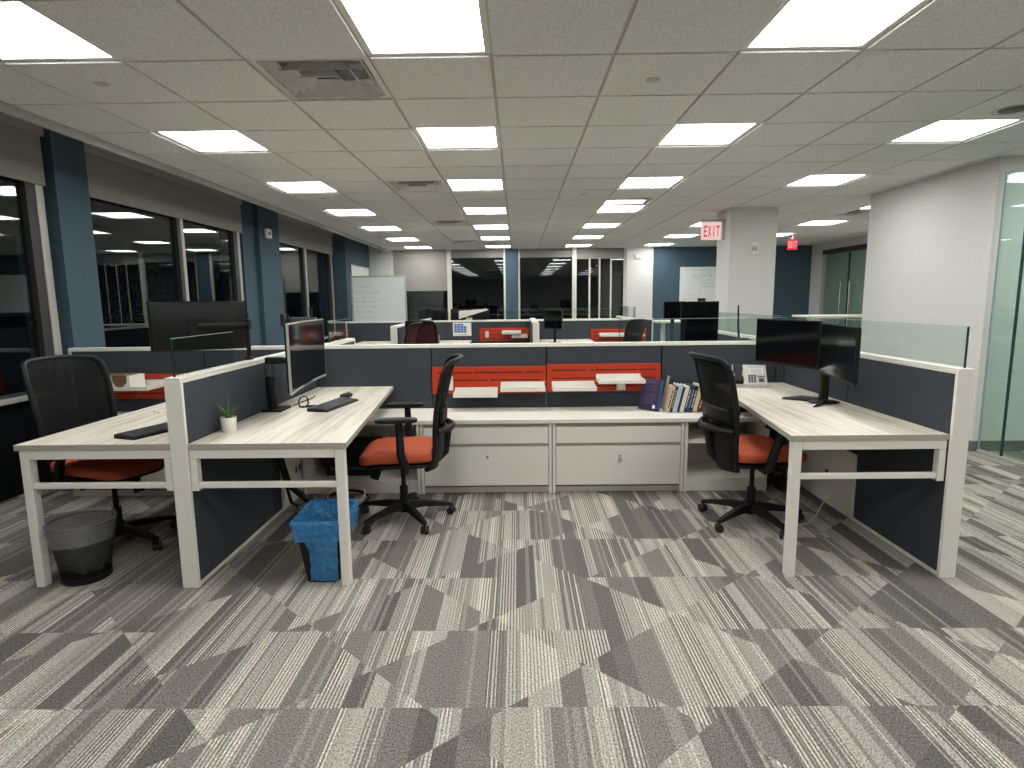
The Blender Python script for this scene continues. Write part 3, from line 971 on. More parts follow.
# curved monitor seen from behind in the far left cubicle
monitor(-1.965, 3.66, 1.312, .545, .30, 115, 'black monitor seen from the back, on an arm in the far left cubicle', 'black', .02)
ar = thing('monitor_stand', 'long black monitor arm clamped on top of the left partition', 'monitor stand', (-1.715, 3.76, PH + .0005))
q = M(); q.box(-.018, .014, -.03, .03, 0, .02, .003); q.build('clamp', 'black', ar)
q = M(); q.cyl((-.002, 0, .0205), (-.002, 0, .29), .013); q.build('pole', 'black', ar, True)
q = M(); q.tube([(-.0, -.016, .225), (-.10, -.15, .225), (-.222, -.165, .222)], .017, 10); q.build('arm', 'black', ar, True)
q = M(); q.box(-.022, .02, -.022, .022, .19, .26, .006); q.build('joint', 'black', ar)

# two monitors and stand on the right desk
monitor(1.867, 4.13, 1.132, .61, .318, 196.5, 'left of two black monitors on the right desk, facing the middle', 'black', 0)
monitor(1.892, 3.508, 1.122, .625, .32, 169, 'right of two black monitors on the right desk, near the glass screen', 'black', 0)
sd = thing('monitor_stand', 'black monitor stand with arched feet on the right desk', 'monitor stand', (2.0, 3.84, .7565))
q = M()
q.superell((0, 0, .008), (.10, .06, .008), .8)
q.build('foot_plate', 'black', sd, True)
for (ex_, ey_) in ((-.20, .16), (-.14, -.16)):
    q = M(); q.tube([(0, 0, .014), (ex_ * .5, ey_ * .6, .018), (ex_, ey_, .006)], [.03, .024, .010], 10, flat=.4); q.build('foot', 'black', sd, True)
q = M(); q.box(-.028, .022, -.022, .022, .017, .40, .008); q.build('post', 'black', sd)
q = M(); q.tube([(-.0, .30, .385), (.028, .02, .385), (-.02, -.30, .38)], .018, 10); q.build('crossbar', 'black', sd, True)
q = M(); q.cyl((-.014, .30, .385), (-.072, .28, .385), .016); q.cyl((-.03, -.31, .38), (-.040, -.312, .38), .016); q.build('mount', 'black', sd)


# ---------------------------------------------------------------- keyboards, mice, small desk things
def keyboard(x, y, rz, label, lz=.7565, n=(15, 5)):
    root = thing('keyboard', label, 'keyboard', (x, y, lz), rz)
    L, W = .44, .14
    q = M(); q.prism([(-W / 2, 0), (W / 2, 0), (W / 2, .022), (-W / 2, .010)], -L / 2, L / 2, 'x'); q.build('case', 'black', root)
    q = M()
    for a in range(n[1]):
        yy = -W / 2 + .012 + a * (W - .02) / n[1]
        for b in range(n[0] + 3):
            xx = -L / 2 + .008 + b * (L - .014) / (n[0] + 3)
            zz = .010 + (yy + W / 2) / W * .012
            q.box(xx, xx + (L - .014) / (n[0] + 3) - .003, yy, yy + (W - .02) / n[1] - .003, zz + .0005, zz + .007, .001, 1)
    q.build('keys', 'dgrey', root)
    return root


def mouse(x, y, rz, label, lz=.7565):
    root = thing('computer_mouse', label, 'mouse', (x, y, lz), rz)
    q = M(); q.superell((0, 0, .017), (.033, .058, .017), .75, 20, 10); q.build('body', 'black', root, True)
    q = M(); q.cyl((-.004, .03, .032), (.004, .03, .032), .008, n=10); q.build('scroll_wheel', 'dgrey', root, True)
    return root


keyboard(-1.235, 3.90, math.radians(79), 'black keyboard on the left centre desk')
mouse(-1.25, 4.24, -.3, 'black mouse behind the keyboard on the left centre desk')
keyboard(-1.97, 3.18, math.radians(72), 'black keyboard at the front edge of the far left desk')
mouse(-1.86, 3.72, .2, 'black mouse on the far left desk beside the white partition post')

cb = thing('cable_coil', 'coil of black cable lying under the wide monitor', 'cable', (-1.455, 3.80, .7565))
q = M(); q.tube([(.03 + .032 * math.cos(a) + .004 * a / 6, .02 * math.sin(a) + .0 + .05, .038 + .034 * math.sin(a)) for a in [i * PI / 8 for i in range(33)]], .003, 6); q.build('loop', 'black', cb, True)
q = M(); q.tube([(.0, .06, .004), (.05, .05, .004), (.09, .06, .006)], .006, 8); q.build('plug', 'black', cb, True)
q = M(); q.tube([(-.06, .12, .004), (-.05, .26, .004), (-.03, .40, .004), (-.05, .52, .004)], .004, 6); q.build('lead', 'black', cb, True)
ad = M((-1.40, 3.90, .7565)); ad.box(-1.415, -1.355, 3.885, 3.915, .7485, .764, .004)
tag(ad.build('usb_adapter', 'black', loc=(-1.40, 3.90, .7565)), 'small black adapter plug beside the cable coil', 'adapter')

# plant
pl = thing('potted_plant', 'small green succulent in a white pot on the left centre desk', 'plant', (-1.578, 3.15, .7565))
q = M(); q.lathe([(.001, 0), (.034, 0), (.037, .004), (.041, .075), (.041, .078), (.037, .078), (.036, .068), (.001, .066)], (0, 0, 0), 28)
q.build('pot', 'pot', pl, True)
q = M(); q.lathe([(.001, .0665), (.0355, .0685), (.001, .0725)], (0, 0, 0), 18); q.build('soil', 'soil', pl, True)
r = random.Random(11)


def leafmesh(mesh, base, ang, lean, L, wdt):
    d = Vector((math.cos(ang), math.sin(ang), 0)); sdir = Vector((-d.y, d.x, 0)); rows = []
    for i in range(6):
        t = i / 5
        c = Vector(base) + d * (lean * L * t * t + .004 * t) + Vector((0, 0, L * t * (1 - .25 * lean * t)))
        ww = wdt * (1 - t) ** .7 * (0.6 + 1.2 * t if t < .4 else 1.08)
        rows.append([c - sdir * ww, c + d * ww * .35, c + sdir * ww, c - d * ww * .35])
    mesh.loft(rows, True, True)


q = M()
for i in range(17):
    a = r.uniform(0, 2 * PI); leafmesh(q, (.014 * math.cos(a), .014 * math.sin(a), .07), a, r.uniform(.1, .75), r.uniform(.05, .085), .0065)
q.build('leaves', 'leaf', pl, True)
q = M()
for a, ln, L in ((PI * .95, .65, .11), (PI * 1.15, .5, .09), (.1, .8, .11), (.4, .6, .10), (1.6, .05, .155)):
    leafmesh(q, (.008 * math.cos(a), .008 * math.sin(a), .07), a, ln, L, .0042 if L < .15 else .0018)
q.build('grey_leaves', 'leafy', pl, True)

# desk phone
dp = thing('desk_phone', 'grey and silver office phone with black handset on the right desk', 'phone', (1.815, 4.60, .7565), math.radians(-14))
q = M(); q.prism([(-.085, 0), (.085, 0), (.085, .155), (.07, .162), (-.085, .028)], -.132, .115, 'x'); q.build('base', 'silver', dp)
nrm = Vector((0, -.654, .757)); tan = Vector((0, .757, .654))


def onface(mesh, u0, u1, v0, v1, hgt, bias=.0006):
    """block lying on the sloped face; u across, v up the slope"""
    c0 = Vector((0, -.085, .028)) + nrm * bias
    A = [c0 + Vector((u, 0, 0)) + tan * v for u, v in ((u0, v0), (u1, v0), (u1, v1), (u0, v1))]
    mesh.loft([A, [p + nrm * hgt for p in A]], True, True)


q = M(); onface(q, -.01, .095, .105, .165, .003); q.build('display_frame', 'metal', dp)
q = M(); onface(q, .0, .085, .113, .158, .001, .0042); q.build('display', 'lcd', dp)
q = M()
for a in range(3):
    for b in range(4): onface(q, -.02 + a * .02, -.005 + a * .02, .02 + b * .02, .033 + b * .02, .004)
for b in range(4): onface(q, .05 + b * .013, .060 + b * .013, .075, .085, .004)
onface(q, .055, .092, .025, .06, .004)
q.build('buttons', 'dgrey', dp)
q = M()
for v0, v1, hh in ((.0, .045, .038), (.125, .18, .038)): onface(q, -.128, -.060, v0, v1, hh)
onface(q, -.120, -.068, .02, .16, .016, .024)
q.build('handset', 'black', dp)

# left desk bits
ep = thing('earbuds', 'pair of white earbuds on the far left desk', 'earbuds', (-2.33, 3.72, .7565))
for dx, dy in ((0, 0), (.045, -.03)):
    q = M(); q.superell((dx, dy, .010), (.014, .011, .010), .9, 14, 8); q.tube([(dx, dy, .01), (dx + .02, dy + .01, .006), (dx + .032, dy + .016, .005)], .004, 6); q.build('earbud', 'pot', ep, True)
mr = thing('laptop_riser', 'maroon curved laptop riser at the back of the far left desk', 'laptop stand', (-2.12, 4.35, .7565), 0.35)
q = M()
pts = [(-.28, .0), (-.22, -.045), (.12, -.06), (.13, .02), (.02, .05), (.01, .09), (.06, .15), (-.05, .17), (-.02, .205), (.13, .21), (.16, .0), (.15, -.09), (.10, -.10), (-.2, -.10), (-.29, -.05)]
prof = [(-.27, .0), (.13, .012), (.155, .04), (.15, .09), (.12, .115), (.0, .155), (-.10, .178), (-.10, .168), (.0, .145), (.11, .105), (.138, .085), (.142, .045), (.125, .022), (-.27, .010)]
q.prism(prof, -.13, .13, 'y'); q.build('bent_plate', 'maroon', mr)
q = M(); q.box(-.10, -.094, -.12, .12, .1785, .19, .001); q.build('stop_lip', 'maroon', mr)


# ---------------------------------------------------------------- books on the counter
def book(x, y, z, th, dp_, ht, lean, rz, cover, label, pages='paper', lines=None, rx=0):
    root = thing('book', label, 'book', (x, y, z + .0006 + th * math.sin(lean)), rz, 'books leaning on the counter')
    T = Matrix.Rotation(lean, 4, 'Y')
    q = M(); q.T = T; t = .003
    q.box(0, t, 0, dp_, 0, ht, .0008, 1); q.box(th - t, th, 0, dp_, 0, ht, .0008, 1); q.box(t, th - t, 0, t, 0, ht)
    q.build('cover', cover, root)
    q = M(); q.T = T; q.box(t + .0003, th - t - .0003, t + .0005, dp_ - .006, .004, ht - .004); q.build('pages', pages, root)
    if lines:
        q = M(); q.T = T; rr = random.Random(int(x * 977))
        zz = ht * .18
        while zz < ht * .82:
            l = rr.uniform(.010, .05)
            q.box(th * .36, th * .64, -.0008, -.0002, zz, min(zz + l, ht * .86)); zz += l + .007
        q.build('spine_lettering', lines, root)
    return root


def cm(name, r, g, b): return paint(name, rgb(r, g, b), 0.45, var=.08)


MT.update(c_purple=cm('book_purple', 44, 34, 70), c_blue=cm('book_blue', 44, 92, 142), c_tan=cm('book_tan', 206, 186, 160), c_dbrown=cm('book_dark_brown', 62, 50, 44),
          c_ice=cm('book_ice_blue', 188, 206, 222), c_navy=cm('book_navy', 36, 52, 84), c_cream=cm('book_cream', 232, 226, 206), c_black=cm('book_black', 34, 34, 36),
          c_ivory=cm('book_ivory', 214, 204, 178), c_red=cm('book_dark_red', 124, 26, 32), c_wine=cm('book_wine', 70, 22, 36), c_violet=cm('lav_text', 120, 94, 140))
CT = .5716
# the first book leans with its cover turned toward the room
b1 = thing('book', 'large dark purple book with blue spine at the left end of the row, cover showing', 'book', (1.075, 4.53, CT + .0117), math.radians(48), 'books leaning on the counter')
T = Matrix.Rotation(math.radians(16), 4, 'Y')
q = M(); q.T = T
q.box(0, .003, 0, .165, 0, .245, .0008, 1); q.box(.037, .04, 0, .165, 0, .245, .0008, 1); q.build('cover', 'c_purple', b1)
q = M(); q.T = T; q.box(.0005, .0395, -.003, -.0002, 0, .245, .0008, 1); q.build('spine', 'c_blue', b1)
q = M(); q.T = T; q.box(.0035, .0365, .001, .158, .004, .238); q.build('pages', 'paper', b1)
q = M(); q.T = T; rr = random.Random(4)
for i in range(15):
    zz = .225 - i * .0125
    if i in (2, 7): continue
    q.box(-.0008, -.0002, .03, .14 - rr.uniform(0, .03), zz, zz + .0025)
q.build('cover_text', 'c_violet', b1)
q = M(); q.T = T; q.box(-.001, -.0002, .022, .045, .012, .04); q.build('price_label', 'paper', b1)
specs = [('c_tan', .028, .205, 'tan book with dark lettering, second in the row', 'c_dbrown'),
         ('c_dbrown', .022, .205, 'dark brown book between the tan and ice blue books', 'c_tan'),
         ('c_ice', .034, .212, 'pale ice blue book in the row', 'c_tan'),
         ('c_navy', .016, .200, 'thin navy book right of the ice blue book', None),
         ('c_cream', .030, .205, 'cream book with a plain spine in the middle of the row', 'c_ivory'),
         ('c_navy', .022, .210, 'navy book with white lettering right of the cream book', 'c_cream'),
         ('c_navy', .018, .207, 'second navy lettered book, just left of the black book', 'c_ice'),
         ('c_black', .024, .205, 'black book with light lettering left of the ivory book', 'c_cream'),
         ('c_ivory', .032, .212, 'ivory thick book right of the black book', None),
         ('c_red', .026, .195, 'dark red book right of the ivory book', 'c_ivory'),
         ('c_wine', .028, .180, 'wine coloured book at the right end of the row', None)]
xx = 1.135
for k, (c, th, ht, lab, ln) in enumerate(specs):
    lean = math.radians(13)
    book(xx, 4.50 + .004 * (k % 3), CT, th, .16, ht, lean, 0, c, lab, 'paper', ln)
    xx += th / math.cos(lean) + .0012
sl = thing('ruler', 'grey strip sticking up behind the tan book', 'ruler', (1.15, 4.735, CT), 0)
q = M(); q.T = Matrix.Rotation(math.radians(12), 4, 'Y'); q.box(0, .022, 0, .003, .001, .265, .001); q.build('strip', 'silver', sl)
# low white bookend at the end of the row
be = thing('bookend', 'thin metal bookend at the right end of the books', 'bookend', (1.52, 4.60, CT))
q = M(); q.box(.0, .09, 0, .12, 0.0005, .0025); q.box(.0, .002, 0, .12, .0025, .13); q.build('plate', 'dgrey', be)


# ---------------------------------------------------------------- office chairs
def make_chair(loc, phi, dz, base_deg, label, seatmat='seat', group='office chairs with mesh backs', arms=.705, ay=.05):
    rz = math.radians(phi) - PI / 2
    root = thing('office_chair', label, 'chair', loc, rz, group)
    # base
    q = M()
    q.lathe([(.001, .055), (.028, .055), (.040, .075), (.045, .10), (.038, .125), (.03, .13), (.001, .13)], (0, 0, 0), 20)
    angs = [math.radians(base_deg) - rz + k * 2 * PI / 5 for k in range(5)]
    for a in angs:
        c, s = math.cos(a), math.sin(a)
        rows = []
        for t, hw, zt, zb in ((.03, .030, .125, .075), (.12, .026, .120, .082), (.24, .021, .100, .072), (.315, .017, .082, .062), (.325, .012, .078, .064)):
            rows.append([(c * t - s * hw, s * t + c * hw, zb), (c * t + s * hw, s * t - c * hw, zb), (c * t + s * hw * .7, s * t - c * hw * .7, zt), (c * t - s * hw * .7, s * t + c * hw * .7, zt)])
        q.loft(rows, True, True)
    base = q.build('star_base', 'black', root, True)
    for a in angs:
        c, s = math.cos(a) * .315, math.sin(a) * .315
        q = M(); ta = a + .9
        dx, dy = math.cos(ta), math.sin(ta)
        for sg in (-1, 1):
            q.cyl((c + dx * sg * .006, s + dy * sg * .006, .0275), (c + dx * sg * .024, s + dy * sg * .024, .0275), .027, .024, 16)
        q.cyl((c, s, .03), (c, s, .064), .009, n=8)
        q.build('caster', 'rubber', base, True)
    q = M(); q.cyl((0, 0, .1305), (0, 0, .23), .027, n=16); q.cyl((0, 0, .23), (0, 0, .365 + dz), .015, n=14); q.build('gas_lift', 'black', root, True)
    # mechanism and seat
    q = M(); q.box(-.085, .085, -.13, .12, .366 + dz, .405 + dz, .012); q.box(-.05, .05, .1205, .17, .35 + dz, .395 + dz, .01)
    mech = q.build('tilt_mechanism', 'black', root)
    q = M(); q.tube([(.087, .05, .385 + dz), (.17, .06, .38 + dz), (.23, .06, .375 + dz)], [.006, .006, .011], 8); q.build('lever', 'black', mech, True)
    q = M(); q.cyl((-.02, .165, .345 + dz), (-.02, .185, .295 + dz), .026, .03, 14); q.build('tension_knob', 'black', mech, True)
    q = M()
    def sh(p):
        z = p.z - .05 * max(0, (p.y - .10) / .15) ** 2 * .6
        return Vector((p.x, p.y, z + .012 * (abs(p.x) / .25) ** 2))
    q.superell((0, .015, .468 + dz), (.248, .245, .043), .42, 40, 16, sh); q.build('seat', seatmat, root, True)
    q = M(); q.superell((0, .005, .416 + dz), (.225, .215, .016), .4, 32, 8, lambda p: Vector((p.x, p.y, p.z - .02 * max(0, (p.y - .1) / .12) ** 2))); q.build('seat_pan', 'black', root, True)
    # backrest
    prof = [(.37, -.20), (.42, -.235), (.47, -.25), (.55, -.262), (.64, -.264), (.76, -.274), (.88, -.296), (1.0, -.325), (1.05, -.345), (1.08, -.372)]
    def yb(z):
        for (z0, y0), (z1, y1) in zip(prof[:-1], prof[1:]):
            if z <= z1: return y0 + (y1 - y0) * (z - z0) / (z1 - z0)
        return prof[-1][1]
    def hw(z):
        pts = [(.37, .12), (.40, .16), (.46, .19), (.55, .208), (.64, .215), (.80, .228), (.98, .230), (1.05, .222), (1.08, .205)]
        for (z0, a), (z1, b) in zip(pts[:-1], pts[1:]):
            if z <= z1: return a + (b - a) * (z - z0) / (z1 - z0)
        return pts[-1][1]
    def bp(u, z):        # point on the back surface, u in -1..1
        return Vector((u * hw(z), yb(z) + .055 * u * u - .02, z + dz - (.012 * u * u if z > 1.04 else 0)))
    zs = [.37 + .71 * i / 16 for i in range(17)]
    loop = [bp(1, z) for z in zs] + [bp(1 - 2 * i / 10, 1.08) + Vector((0, -.012, .004)) for i in range(1, 10)] + [bp(-1, z) for z in zs[::-1]] + [bp(-1 + 2 * i / 8, .37) for i in range(1, 8)]
    q = M(); q.tube(loop, .0165, 8, True); fr = q.build('back_frame', 'black', root, True)
    q = M()
    q.loft([[bp(-.97 + 1.94 * j / 14, z) for j in range(15)] for z in [.645 + .43 * i / 14 for i in range(15)]])
    q.build('back_mesh', 'mesh', root, True, thick=.003)
    q = M()
    q.loft([[bp(-.97 + 1.94 * j / 12, z) + Vector((0, -.004, 0)) for j in range(13)] for z in [.375 + .255 * i / 8 for i in range(9)]])
    q.build('lower_back_shell', 'black', root, True, thick=.006)
    # cross yoke and lumbar band behind the back
    q = M(); q.tube([bp(u, .635) + Vector((0, -.014 - .035 * (1 - u * u), 0)) for u in [-1 + .2 * i for i in range(11)]], .021, 8); q.build('cross_yoke', 'black', root, True)
    q = M()
    q.loft([[bp(-.8 + 1.6 * j / 10, z) + Vector((0, -.008, 0)) for j in range(11)] for z in (.68, .70, .72, .745, .77)])
    q.build('lumbar_support', 'black', root, True, thick=.008)
    q = M(); q.tube([(0, -.10, .385 + dz), (0, -.20, .39 + dz), (0, yb(.46) - .035, .46 + dz), (0, yb(.62) - .05, .63 + dz)], [.04, .034, .026, .02], 10); q.build('back_upright', 'black', root, True)
    if arms:
        for s in (-1, 1):
            q = M(); X = s * .278
            q.tube([(s * .09, -.03, .392 + dz), (s * .22, -.045, .392 + dz), (X, -.05, .42 + dz), (X, -.02, .52 + dz), (X, ay - .015, arms - .022)], [.018, .020, .024, .024, .020], 10, flat=1.2)
            a = q.build('armrest', 'black', root, True)
            q = M(); q.superell((X, ay, arms - .0155), (.043, .130, .0155), .5, 28, 10); q.build('arm_pad', 'black', a, True)
    return root


make_chair((-.768, 3.80, 0), 185, .0, 88, 'orange-seated black office chair left of centre, seen from the side', arms=.745, ay=-.0)
make_chair((1.505, 3.713, 0), 7, .012, 70, 'orange-seated black office chair at the right desk, seen from behind')
make_chair((-2.445, 3.43, 0), -19, .045, 52, 'black mesh office chair at the far left desk, tucked under it')

# ---------------------------------------------------------------- waste bins
bn = thing('waste_bin', 'round black wire mesh bin with a clear liner under the far left desk', 'bin', (-2.325, 2.985, 0))
R0, R1, Hh = .112, .152, .315
q = M(); q.loft([[(r_ * math.cos(2 * PI * j / 36), r_ * math.sin(2 * PI * j / 36), z) for j in range(36)] for r_, z in ((R0, .03), (R1, Hh))], True); q.build('mesh_wall', 'wire', bn, True)
q = M(); q.lathe([(.001, .001), (R0 + .003, .001), (R0 + .004, .032), (R0, .034), (.001, .010)], (0, 0, 0), 36); q.build('base_pan', 'black', bn, True)
q = M(); q.tube([(R1 * math.cos(2 * PI * j / 36), R1 * math.sin(2 * PI * j / 36), Hh) for j in range(36)], .006, 8, True); q.build('rim', 'black', bn, True)
r = random.Random(2)
q = M()
def ring(rad, z, jit, ph=0.0, n=36): return [((rad + r.uniform(-jit, jit)) * math.cos(2 * PI * j / n), (rad + r.uniform(-jit, jit)) * math.sin(2 * PI * j / n), z + r.uniform(-jit, jit) + .014 * math.sin(2 * PI * j / n + 2.2) * (1 if z < .25 else 0)) for j in range(n)]
q.loft([ring(.142, .205, .003), ring(.153, .26, .003), ring(.163, .327, .001), ring(.146, .322, .001), ring(.130, .2, .005), ring(.116, .10, .006), ring(.07, .045, .008)], True)
q.build('clear_liner', 'bagc', bn, True)
q = M(); q.superell((0, 0, .065), (.085, .07, .022), 1.0, 24, 8, lambda p: p + Vector((0, 0, .02 * math.sin(60 * p.x) * math.cos(47 * p.y)))); q.build('crumpled_bag', 'bagc', bn, True)

bb_ = thing('waste_bin', 'black rectangular bin with a blue liner beside the left centre desk leg', 'bin', (-1.035, 3.03, 0), 0.04)
def rr_(hx, hy, z, rad=.03, n=5, jit=0.0, rnd=random.Random(8)):
    out = []
    for cx_, cy_, a0 in ((hx - rad, hy - rad, 0), (-hx + rad, hy - rad, PI / 2), (-hx + rad, -hy + rad, PI), (hx - rad, -hy + rad, 1.5 * PI)):
        for k in range(n):
            a = a0 + PI / 2 * k / (n - 1)
            out.append((cx_ + rad * math.cos(a) + rnd.uniform(-jit, jit), cy_ + rad * math.sin(a) + rnd.uniform(-jit, jit), z + rnd.uniform(-jit, jit)))
    return out
q = M(); q.loft([rr_(.085, .125, .001), rr_(.122, .165, .335), rr_(.117, .160, .335), rr_(.082, .122, .006)], True, True); q.build('bin_body', 'black', bb_, True)
q = M()
q.loft([rr_(.129, .171, .237, jit=.006), rr_(.134, .177, .285, jit=.005), rr_(.138, .182, .333, jit=.005), rr_(.132, .174, .349, jit=.004), rr_(.112, .154, .341, jit=.003), rr_(.10, .14, .25, jit=.006), rr_(.08, .118, .12, jit=.006)], True)
q.build('blue_liner', 'bagb', bb_, True)
# bag drooping down over the front corner of the bin
q = M()
rows = []
rnd = random.Random(21)
for i in range(12):
    t = i / 11
    z = .27 - .255 * t
    x0 = -.075 + .03 * math.sin(3 * t) + (.0 if t < .9 else .01); x1 = .10 - .012 * t
    yb_ = -.172 + .047 * t
    rows.append([(x0 + (x1 - x0) * j / 10 + rnd.uniform(-.003, .003), yb_ - .012 - .012 * math.sin(PI * j / 10) + rnd.uniform(-.005, .005), z + rnd.uniform(-.004, .004)) for j in range(11)])
q.loft(rows); q.build('hanging_bag', 'bagb', bb_, True)

# cables and power box under the left centre desk
cbx = thing('power_box', 'black power box on the open shelf under the left centre desk', 'box', (-1.30, 4.56, .106))
q = M(); q.box(-.20, .20, -.12, .12, 0, .26, .01); q.build('case', 'black', cbx)
q = M(); q.box(-.16, .16, -.122, -.1205, .05, .07, .001); q.build('front_slot', 'dgrey', cbx)
cab = thing('cable_bundle', 'tangle of black and white cables on the floor under the left centre desk', 'cable', (-1.25, 3.9, 0))
q = M()
q.tube([(-.36, -.10, .66), (-.37, .0, .40), (-.33, .02, .20), (-.24, .08, .08), (-.12, .10, .03), (.02, .14, .02)], .022, 8)
q.tube([(-.34, -.16, .66), (-.35, -.08, .42), (-.30, -.04, .10), (-.20, .0, .02), (-.05, .05, .016)], .012, 8)
q.build('cable_sleeve', 'black', cab, True)
q = M(); q.tube([(.02 + .15 * math.cos(a) * (1 + .05 * math.sin(3 * a)), .14 + .15 * math.sin(a), .018 + .05 * (1 + math.sin(a)) / 2 + .012 * a / 12) for a in [i * PI / 12 for i in range(49)]], .007, 6); q.build('black_coil', 'black', cab, True)
q = M(); q.tube([(.03 + .13 * math.cos(a), .12 + .12 * math.sin(a), .075 + .05 * (1 + math.sin(a)) / 2) for a in [i * PI / 12 for i in range(24)]], .0045, 6, True)
q.tube([(-.30, -.02, .09), (-.22, -.04, .05), (-.12, -.02, .10), (-.05, .03, .07)], .004, 6); q.build('white_cable', 'lam', cab, True)
wc = M((1.9, 3.6, 0)); wc.tube([(2.15, 3.95, .10), (2.08, 3.93, .03), (1.98, 3.80, .006), (1.86, 3.66, .006), (1.76, 3.62, .006), (1.66, 3.72, .006), (1.60, 3.95, .006)], .004, 6)
tag(wc.build('floor_cable', 'lam', None, True, loc=(1.9, 3.6, 0)), 'thin white cable on the carpet under the right desk', 'cable')

# ================================================================== SECOND BANK behind the spine
# back-to-back desks of the first bank
desk_b = []
for k, (a, b, lab) in enumerate(((-1.61, -.86, 'oak desk just behind the spine at left'), (1.40, 2.158, 'oak desk just behind the spine at right'))):
    root = thing('desk', lab, 'desk', ((a + b) / 2, 5.9, 0))
    o = root.location
    q = M(o); q.box(a, b, 4.89, 6.85, .727, .756, .002); q.build('desk_top', 'wood', root)
    for yy in (4.95, 6.78):
        for xx_ in (a + .02, b - .065):
            q = M(o); q.box(xx_, xx_ + .045, yy, yy + .045, 0, .726, .003); q.build('leg', 'metal', root)
monitor(1.845, 6.05, 1.14, .37, .54, 262, 'black monitor on the desk behind the spine at right, seen from behind', 'black', 0)
monitor(1.735, 6.62, 1.31, .24, .20, 275, 'black monitor partly hidden behind the bigger one at right', 'black', 0)
for (x, y, z, lab, ph_) in ((1.85, 6.13, .7565, 'black stand of the monitor behind the spine at right', .40), (1.74, 6.70, .7565, 'black stand of the hidden monitor at right', .56)):
    s = thing('monitor_stand', lab, 'monitor stand', (x, y, z))
    q = M(); q.box(-.10, .10, -.08, .08, 0, .014, .005); q.build('foot', 'black', s)
    q = M(); q.box(-.02, .02, -.012, .012, .0145, ph_, .004); q.build('post', 'dgrey', s)
wc = thing('webcam', 'black webcam on top of the monitor behind the spine', 'webcam', (1.86, 6.05, 1.4115), .2)
q = M(); q.box(-.035, .035, -.025, .025, 0, .03, .008); q.build('body', 'black', wc)
q = M(); q.cyl((0, .0255, .016), (0, .033, .016), .012); q.build('lens', 'dgrey', wc)
# tall antenna router and bottles near it
rt_ = thing('wifi_router', 'grey device with a tall black antenna behind the spine at right', 'router', (2.02, 5.35, .7565))
q = M(); q.box(-.05, .05, -.04, .04, 0, .33, .01); q.build('body', 'dgrey', rt_)
q = M(); q.tube([(-.03, 0, .331), (-.04, 0, .45), (-.045, 0, .62)], [.01, .009, .007], 8); q.build('antenna', 'black', rt_, True)
bt = thing('desk_speaker', 'dark grey rounded desk speaker beside the antenna', 'speaker', (2.12, 5.2, .7565))
q = M(); q.box(-.035, .035, -.04, .04, 0, .28, .015); q.build('cabinet', 'dgrey', bt)
q = M(); q.cyl((0, -.0405, .20), (0, -.046, .20), .025); q.cyl((0, -.0405, .10), (0, -.046, .10), .03); q.build('cone', 'black', bt)
bt = thing('desk_speaker', 'shorter black desk speaker left of the antenna', 'speaker', (1.90, 5.15, .7565))
q = M(); q.box(-.045, .045, -.04, .04, 0, .22, .02); q.build('cabinet', 'black', bt)
q = M(); q.cyl((0, -.0405, .15), (0, -.046, .15), .025); q.build('cone', 'dgrey', bt)

# dark monitor with arm in the cubicle behind the spine at far left
monitor(-2.40, 6.05, 1.275, .46, .12, 200, 'low dark screen bar on an arm behind the spine at left', 'black', 0)
s = thing('monitor_stand', 'black arm post behind the spine at left', 'monitor stand', (-2.12, 6.1, .7565))
q = M(); q.box(-.05, .05, -.05, .05, 0, .015, .003); q.build('base_plate', 'black', s)
q = M(); q.cyl((0, 0, .0155), (0, 0, .64), .016); q.build('pole', 'black', s, True)
q = M(); q.box(-.216, .05, -.03, .03, .50, .535, .008); q.build('arm', 'dgrey', s)
root = thing('desk', 'oak desk behind the spine in the far left cubicle', 'desk', (-2.2, 5.9, 0))
o = root.location
q = M(o); q.box(-2.60, -1.73, 4.89, 6.85, .727, .756, .002); q.build('desk_top', 'wood', root)
for yy in (4.95, 6.78):
    for xx_ in (-2.58, -1.79):
        q = M(o); q.box(xx_, xx_ + .045, yy, yy + .045, 0, .726, .003); q.build('leg', 'metal', root)

S2 = 10.35
run_partition('cubicle_partition', 'second spine partition across the room with orange rails', 'x', -3.0, 2.36, S2, S2 + .08, 1.10,
              [-2.0, -1.25, -.66, .26, 1.27], True, True, None)
run_partition('cubicle_partition', 'white-posted partition in the second bank at left', 'y', 8.3, S2 - .005, -1.78, -1.69, 1.10, [9.3], True, False, None)
run_partition('cubicle_partition', 'white-posted partition in the middle of the second bank', 'y', 8.3, S2 - .005, .215, .305, 1.13, [9.3], True, False, None)
run_partition('cubicle_partition', 'glass-topped partition behind the second spine at left', 'y', S2 + .085, 12.2, -1.78, -1.69, 1.10, [], False, True, (S2 + .1, 12.1), None, .2)
run_partition('cubicle_partition', 'glass-topped partition behind the second spine at right', 'y', S2 + .085, 12.2, 2.02, 2.10, 1.10, [], False, True, (S2 + .1, 12.1), None, .2)
run_partition('cubicle_partition', 'third spine partition by the far windows with long glass screen', 'x', -1.6, 2.0, 12.0, 12.08, 1.05, [-.7, .2, 1.1], True, True, (-.4, 1.95), None, .2)

